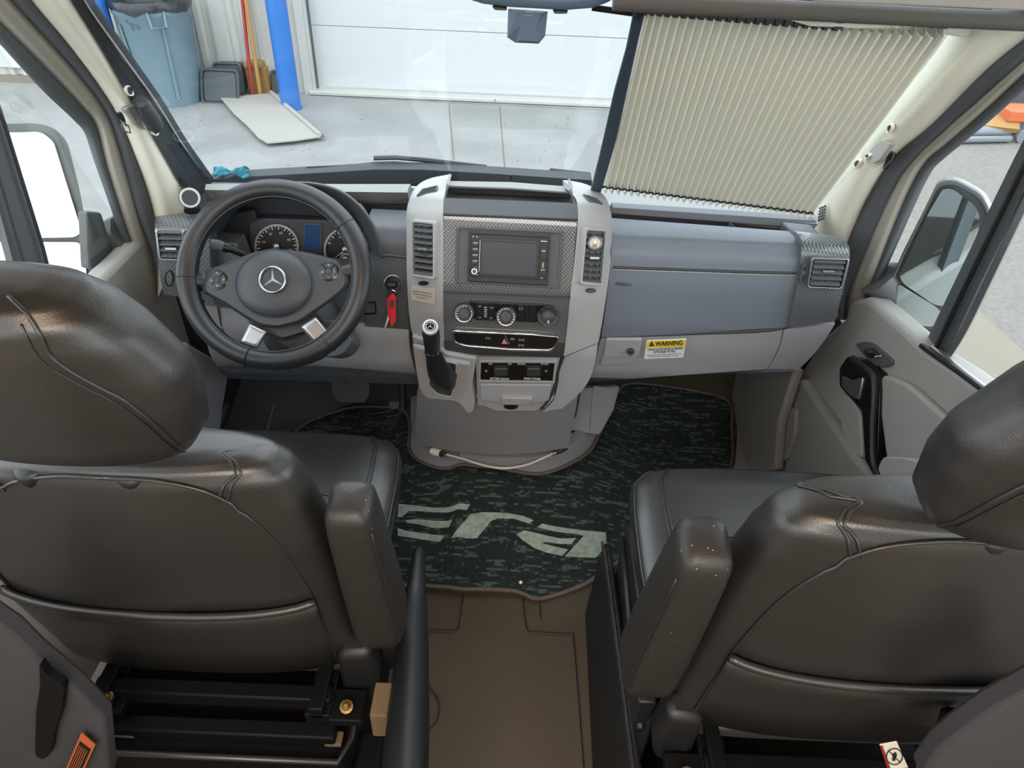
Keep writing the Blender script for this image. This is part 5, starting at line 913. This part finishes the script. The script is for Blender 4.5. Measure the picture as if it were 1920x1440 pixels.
# ================================================================ carpet mat
fm = thing('floor_mat', V((.05, 1.3, 0)), 'dark green-black carpet mat with pale lettering across the cab floor', 'mat')
outer = [(556, 806), (640, 768), (700, 762), (756, 768), (769, 800), (767, 838), (784, 862), (828, 878), (870, 873), (930, 877), (1000, 888), (1044, 880), (1100, 850), (1122, 815), (1146, 766), (1162, 728), (1190, 718), (1250, 724), (1310, 734), (1366, 752), (1372, 800), (1367, 880), (1300, 930)]
rear = [(1240, 1000), (1150, 1060), (1100, 1092), (1060, 1108), (1022, 1119), (1000, 1121), (978, 1113), (955, 1110), (868, 1110), (830, 1105), (790, 1100), (740, 1095), (690, 1060), (650, 960), (560, 860)]
op = pxline(outer+rear, 4, True)
pts = [onfloor(a, b, .008) for a, b in op]
# fill: triangulate the outline, subdivide so the mat follows the hump
bm = bmesh.new(); vs = [bm.verts.new((p.x, p.y, 0)) for p in pts]; bm.faces.new(vs); bmesh.ops.triangulate(bm, faces=bm.faces)
for _ in range(4): 
    lg = [e for e in bm.edges if e.calc_length() > .05]
    if not lg: break
    bmesh.ops.subdivide_edges(bm, edges=lg, cuts=1); bmesh.ops.triangulate(bm, faces=bm.faces)
    bmesh.ops.beautify_fill(bm, faces=bm.faces, edges=[e for e in bm.edges if not e.is_boundary])
def matz(x, y):
    w = .006*math.sin(x*21+1)*math.exp(-((y-1.25)/.12)**2) + .008*math.exp(-((y-1.135)/.03)**2)*(1+math.sin(x*14+2.6))
    w += .012*math.exp(-((x+.1)/.02)**2)*math.exp(-((y-1.35)/.2)**2)
    return hump(x, min(y, 2.3)) + .008 + max(w, -.004)
for v in bm.verts: v.co.z = matz(v.co.x, v.co.y)
bm.verts.ensure_lookup_table(); bm.normal_update(); mm = M(); mm.v = [v.co.copy() for v in bm.verts]; mm.f = [tuple(v.index for v in f.verts) for f in bm.faces]; bm.free()
pile = obj('pile', mm, 'carpet', fm, True, up=True); md = pile.modifiers.new('solid', 'SOLIDIFY'); md.thickness = .007; md.offset = -1
ol = pts[:]; obj('binding', M().tube([V((p.x, p.y, matz(p.x, p.y)-.002)) for p in ol], .0058, 8, True), 'binding', fm, True)
def letter(px):
    px = pxline(px, 3, True) if len(px) > 24 else [q for a, b in zip(px, px[1:]+px[:1]) for q in [(lerp(a[0], b[0], k/4), lerp(a[1], b[1], k/4)) for k in range(4)]]
    P2 = [onfloor(a, b, .008) for a, b in px]; bm = bmesh.new(); bm.faces.new([bm.verts.new((p.x, p.y, 0)) for p in P2]); bmesh.ops.triangulate(bm, faces=bm.faces)
    for _ in range(3):
        lg = [e for e in bm.edges if e.calc_length() > .02]
        if not lg: break
        bmesh.ops.subdivide_edges(bm, edges=lg, cuts=1); bmesh.ops.triangulate(bm, faces=bm.faces)
    mm = M(); bm.verts.index_update(); mm.v = [V((v.co.x, v.co.y, matz(v.co.x, v.co.y)+.0022)) for v in bm.verts]; mm.f = [tuple(v.index for v in f.verts) for f in bm.faces]; bm.free(); obj('letter_inlay', mm, 'letter', fm, True, up=True, label='pale grey-green letter woven into the mat')
Tq = lambda pts: [(720+a/3.273, 700+b/3.273) for a, b in pts]
letter(Tq([(90, 806), (300, 826), (430, 822), (530, 806), (508, 846), (420, 856), (200, 850), (150, 852), (112, 890), (85, 890)]))
letter(Tq([(130, 908), (200, 900), (300, 905), (420, 905), (400, 945), (300, 948), (200, 930), (140, 925)]))
letter(Tq([(85, 960), (140, 975), (250, 985), (370, 992), (345, 1030), (220, 1022), (85, 1008)]))
letter(Tq([(410, 1018), (470, 945), (530, 868), (600, 856), (760, 864), (860, 880), (918, 905), (890, 925), (800, 900), (700, 898), (660, 912), (620, 958), (570, 1015), (480, 1014)]))
letter(Tq([(940, 945), (970, 922), (1100, 945), (1230, 968), (1360, 985), (1362, 1040), (1340, 1095), (1300, 1140), (1210, 1130), (1110, 1120), (1165, 1062), (1225, 1000), (1180, 985), (1060, 970)]))
letter(Tq([(812, 996), (862, 968), (960, 985), (1080, 1010), (1180, 1010), (1150, 1045), (1080, 1045), (990, 1030), (970, 1040), (1060, 1062), (1130, 1078), (1095, 1118), (1000, 1098), (920, 1072), (850, 1030)]))
o = tag(obj('crumb', M().lathe([(.001, 0), (.005, .002), (.005, .005), (.001, .008)], (lambda p: V((p.x, p.y, matz(p.x, p.y))))(onfloor(976, 1094, .01)), n=8), 'ivory', None, True), 'small white crumb on the rear edge of the dark mat', 'crumb')
# grey engine cover plastics between console and mat
ec = thing('engine_cover', V((.03, 1.55, .1)), 'moulded grey engine cover at the foot of the centre console', 'engine cover')
PL = [(740, 1.43), (770, 1.45), (800, 1.475), (830, 1.50), (852, 1.515)]
PQ = lambda a, b: atY(a, b, interp(Q(a, b), PL) + .00022*((a-955)/10)**2)
pgrid('console_plinth', [(782, 735), (781, 770), (779, 800), (782, 832)], [(1084, 735), (1080, 765), (1074, 795), (1066, 838)], lambda a, b: PQ(a, b + 17*(1-((a-925)/145)**2)*max(0, min(1, (b-770)/64))), V((0, .06, 0)), 'cover', ec, 20)
covpx = [(769, 790), (776, 812), (800, 832), (850, 850), (920, 858), (1000, 852), (1060, 830), (1090, 806), (1100, 790), (1152, 800), (1112, 852), (1050, 884), (1000, 892), (930, 882), (870, 877), (828, 883), (782, 866), (764, 840)]
def cov(px, th, up, name, m='cover', bev=.004, par=None):
    P2 = [onfloor(a, b, up) for a, b in pxline(px, 2, True)]; bm = bmesh.new(); bm.faces.new([bm.verts.new((p.x, p.y, 0)) for p in P2]); bmesh.ops.triangulate(bm, faces=bm.faces); rim = [(p.x, p.y) for p in P2]
    for _ in range(4):
        lg = [e for e in bm.edges if e.calc_length() > .04 and not e.is_boundary]
        if not lg: break
        bmesh.ops.subdivide_edges(bm, edges=lg, cuts=1); bmesh.ops.triangulate(bm, faces=bm.faces)
    mm = M(); bm.verts.index_update(); mm.v = [V((v.co.x, v.co.y, hump(v.co.x, min(v.co.y, 2.3))+up)) for v in bm.verts]; mm.f = [tuple(v.index for v in f.verts) for f in bm.faces]; bm.free()
    r0 = [V((x, y, hump(x, min(y, 2.3))+up)) for x, y in rim]; mm.grid([r0, [p-V((0, 0, th)) for p in r0]], True)
    return obj(name, mm, m, par or ec, 40)
cov(rpoly([(770, 742), (786, 742), (788, 800), (796, 825), (840, 842), (920, 852), (1010, 846), (1070, 826), (1098, 790), (1150, 806), (1112, 848), (1046, 882), (1000, 888), (930, 878), (870, 874), (828, 880), (786, 864), (768, 840)], 8), .03, .006, 'cover_flange')
st_ = rpoly([(858, 838), (872, 832), (960, 834), (1050, 822), (1085, 806), (1100, 812), (1060, 842), (1000, 858), (930, 858), (880, 860), (862, 858)], 6); cov(st_, .03, .022, 'cover_step', 'cover', .006)
cov(rpoly([(782, 822), (820, 834), (856, 842), (866, 856), (860, 862), (810, 852), (782, 838)], 6), .02, .012, 'cover_step', 'cover', .005)
ft = [(1090, 728), (1162, 724), (1150, 770), (1124, 815), (1100, 812), (1062, 806), (1080, 780)]
fpl = lambda a, b: atP(a, b, atZ(1080, 810, .1), (atY(1160, 725, 1.75)-atZ(1080, 810, .1)).cross(V((1, .15, 0))).normalized())
panel('flange', rpoly(ft, 4), fpl, .03, 'cover', ec, 0, .004); panel('access_flap', rpoly([(1112, 722), (1156, 730), (1146, 768), (1126, 806), (1106, 806), (1108, 760)], 5), fpl, .01, 'cover', ec, .0035, .0015)
cov([(380, 690), (784, 702), (774, 762), (700, 756), (640, 762), (548, 806), (380, 850)], .01, .003, 'footwell_liner', 'darker', par=fl); cov([(1385, 700), (1500, 690), (1470, 920), (1350, 930), (1378, 870), (1384, 760)], .01, .003, 'footwell_liner', 'doorlow', par=fl)
# clear hose
hs = thing('clear_hose', onfloor(930, 862, .03), 'clear plastic hose with white and black end fittings on the engine cover', 'hose')
H3 = lambda a, b, u=.03: onfloor(a, b, u)
obj('tube', M().tube(smoothline([H3(*q) for q in ((836, 852), (870, 861), (905, 872), (945, 878), (985, 872), (1015, 860), (1040, 848))], 6), .0036, 10), 'hose', hs, True)
obj('white_fitting', M().tube([H3(808, 846), H3(814, 847), H3(826, 850)], [.009, .012, .0105], 14), 'ivory', hs); obj('hose_clamp', M().tube([H3(824, 850), H3(834, 852)], .0095, 12), 'black', hs); obj('clamp_wire', M().tube([H3(832, 846, .04), H3(834, 853, .045), H3(830, 858, .04)], .0012, 5), 'steel', hs)
obj('black_fitting', M().tube([H3(1040, 848), H3(1048, 844), H3(1060, 838)], [.009, .0115, .0115], 12), 'black', hs); obj('hose_clamp', M().tube([H3(1036, 850), H3(1041, 848)], .0075, 12), 'satin', hs)
# pedals
for nm, px, y, lb in (('brake_pedal', [(620, 712), (692, 712), (694, 738), (684, 755), (634, 755), (622, 738)], 1.83, 'wide worn brake pedal under the steering wheel'), ('accelerator_pedal', [(728, 752), (750, 752), (748, 767), (731, 768)], 1.80, 'narrow accelerator pedal beside the engine cover')):
    c = atY(px[0][0]+20, px[0][1]+20, y); o = thing(nm, c, lb, 'pedal'); nn = V((0, -.75, .66)); f = lambda a, b, c=c: atP(a, b, c, nn)
    p_ = panel('pedal_pad', rpoly(px, 5), f, .02, 'rubber', o, 0, .003); obj('pedal_arm', M().tube([c+V((.01, .02, 0)), c+V((0, .15, .3))], .012, 8), 'black', o)
# ================================================================ pleated windscreen shade
sh = thing('windscreen_shade', atY(1320, 372, 1.55), 'cream pleated windscreen shade drawn over the passenger half', 'shade')
TL, TR, BL, BR = (1207, 22), (1772, 68), (1128, 352), (1522, 402)
def shp(u, v):                             # u across, v from the bottom rail up
    ut = u**1.12; b = quadmap([BL, BR, BR, BL], u, 0); t = (lerp(TL[0], TR[0], ut), lerp(TL[1], TR[1], ut)); px, py = lerp(b[0], t[0], v), lerp(b[1], t[1], v)
    x = (px-960)/900; return atP(px, py, V((.4, 1.565, .885)), V((-.12, -.80, -.66)).normalized())
NP = 32; nrm = -V((-.12, -.80, -.66)).normalized(); nrm = nrm if nrm.dot(CAM-V((.4, 1.5, 1))) > 0 else -nrm
for i in range(NP):
    u0, u1, u2 = i/NP, (i+.62)/NP, (i+1)/NP; rows = []
    for v in (0, .25, .5, .75, 1): rows.append([shp(lerp(u0, u2, k), v)+nrm*d for k, d in ((0, -.022), (.08, -.019), (.2, -.006), (.5, -.001), (.72, .004), (.84, .0045), (.86, -.022), (1, -.022))])
    pt = obj('pleat', M().sheet(rows, -nrm*.0008), 'pleat', sh, False)
    obj('hem', M().tube([shp(lerp(u0, u2, .79), v)+nrm*.005 for v in (0, .33, .66, 1)], .002, 6), 'pleatedge', pt)
    a, b, c = shp(u0, 0)-nrm*.004, shp(u1, 0)+nrm*.008, shp(u2, 0)-nrm*.004
    dn = (shp(u1, 0)-shp(u1, .05)).normalized(); m = M()
    m.prism([a, lerp(a, b, .5)+dn*.004, b, lerp(b, c, .5)+dn*.004, c, lerp(b, c, .4)+dn*.02], [p-nrm*.002 for p in (a, lerp(a, b, .5)+dn*.004, b, lerp(b, c, .5)+dn*.004, c, lerp(b, c, .4)+dn*.02)]); obj('pleat_tip', m, 'pleatedge', pt, False)
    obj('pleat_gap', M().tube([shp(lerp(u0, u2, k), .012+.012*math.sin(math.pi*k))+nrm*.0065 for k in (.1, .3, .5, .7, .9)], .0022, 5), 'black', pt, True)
    if i < 22: obj('pleat_clip', M().box(shp(u1, 1.0)-nrm*.004, (.012, .01, .014)), 'black', pt)
fpx = [(1196, 10), (1210, 12), (1197, 60), (1160, 250), (1125, 356), (1108, 356), (1122, 300), (1150, 180), (1180, 50)]
f_ = lambda a, b: atP(a, b, V((.4, 1.565, .885)), V((-.12, -.80, -.66)).normalized())
panel('frame_bar', [(1190, 8), (1212, 10), (1199, 62), (1158, 250), (1127, 356), (1107, 355), (1126, 280), (1152, 165), (1174, 85)], f_, .012, 'navy', sh, .012, .003)
panel('rail', [(1112, 352), (1160, 356), (1330, 378), (1522, 408), (1520, 414), (1330, 386), (1150, 362), (1112, 358)], f_, .012, 'grey', sh, -.012); panel('rail', [(1196, 10), (1400, 22), (1600, 40), (1780, 56), (1776, 70), (1600, 56), (1400, 38), (1200, 24)], f_, .01, 'darker', sh, -.014)
obj('cord', M().tube([f_(*q)+nrm*.014 for q in ((1196, 12), (1199, 24), (1203, 10), (1206, 26), (1210, 12))], .0012, 5), 'steel', sh)
obj('guide_rail', M().tube([f_(*q) for q in ((1110, 14), (1196, 26))], .005, 6), 'black', sh)
# retracted cassette on the driver pillar
o = thing('shade_cassette', side(280, 220, -1, .73), 'short dark cylinder clipped to the driver pillar at the windscreen edge', 'shade holder')
obj('cassette_tube', M().tube([side(262, 190, -1, .735), side(268, 200, -1, .735), side(286, 226, -1, .735), side(292, 238, -1, .735)], [.014, .0165, .0165, .014], 16), 'wiper', o, 50); obj('cassette_clip', M().tube([side(258, 180, -1, .745), side(264, 194, -1, .74)], .008, 8), 'black', o)
# sensor block and console at the head of the windscreen
oh = thing('overhead_unit', atY(1010, -10, 1.2), 'grey overhead unit at the top edge of the windscreen', 'overhead console')
ou = [(862, -40), (866, -2), (905, 10), (955, 16), (1060, 22), (1110, 18), (1152, 4), (1165, -40)]; obj('unit_body', slab(M(), ou, lambda a, b: atY(a, b, 1.14), .08), 'sensor', oh, 30, .012, seg=3)
for q in ([(922, 12), (950, 16), (950, 20), (928, 19)], [(1036, 20), (1066, 21), (1062, 26), (1040, 26)]): panel('unit_foot', rpoly(q, 3), lambda a, b: atY(a, b, 1.15), .03, 'darker', oh, 0, .002)
se = thing('camera_sensor', atY(990, 50, 1.2), 'blue-grey faceted camera sensor hanging at the top middle of the windscreen', 'sensor')
A = [(953, 16), (1027, 21), (1022, 68), (1010, 82), (966, 80), (951, 70)]; B = [(966, 20), (1020, 22), (1006, 50), (1010, 80), (972, 78), (974, 48)]
SY = lambda d: (lambda a, b: atY(a, b, 1.2+d)); obj('sensor_body', M().grid([[SY(.05)(*q) for q in A], [SY(0)(*q) for q in A], [SY(-.012)(lerp(988, a, .86), lerp(48, b, .92)) for a, b in B]], True).add([SY(-.012)(lerp(988, a, .86), lerp(48, b, .92)) for a, b in B], [tuple(range(6))]), 'sensor', se, False)
text('m', 993, 22, SY(-.012), 5, 'print', se, lift=.0015, width=12); text('mobileye', 989, 28, SY(-.012), 2.6, 'print', se, lift=.0015, width=18)
# wipers and cowl outside
for pts, lab in (([(568, 322), (640, 316), (700, 309), (740, 308), (800, 313), (858, 320), (912, 326)], 'black wiper lying along the driver side windscreen base'), ([(980, 330), (1030, 332), (1106, 340)], 'black wiper blade ending at the shade, right of centre')):
    o = thing('wiper', atY(*pts[0], 1.76), lab, 'wiper'); P_ = [atY(a, b, 1.77) for a, b in pts]
    obj('wiper_blade', M().tube([p+V((0, .01, -.004)) for p in P_], .008, 6), 'wiper', o); obj('wiper_arm', M().tube([p+V((0, .015, .012)) for p in P_[len(P_)//3:]], .006, 6), 'wiper', o)
    obj('arm_shield', M().prism([atY(a, b, 1.77) for a, b in ((pts[0][0], pts[0][1]), (pts[0][0]+8, pts[0][1]-10), (pts[1][0]+20, pts[1][1]-5), (pts[1][0]+30, pts[1][1]+6))], [atY(a, b, 1.79) for a, b in ((pts[0][0], pts[0][1]), (pts[0][0]+8, pts[0][1]-10), (pts[1][0]+20, pts[1][1]-5), (pts[1][0]+30, pts[1][1]+6))]), 'wiper', o, False)
m = M(); rows = [[atY(lerp(400, 466, u), lerp(330, 316, v)+4*math.sin(u*9+v*4)+7*mnoise.noise(V((u*5, v*3, 1))), 1.72+.03*v+.012*mnoise.noise(V((u*6, v*5, 4)))) for u in [i/16 for i in range(17)]] for v in [i/8 for i in range(9)]]
tag(obj('teal_cloth', M().sheet(rows, V((0, .006, -.004))), 'teal', None, True), 'crumpled teal cloth at the driver corner of the windscreen base', 'cloth')
obj('antenna_stub', M().tube([atY(958, 346, 1.68), atY(958, 328, 1.68)], .0022, 6), 'black', co)
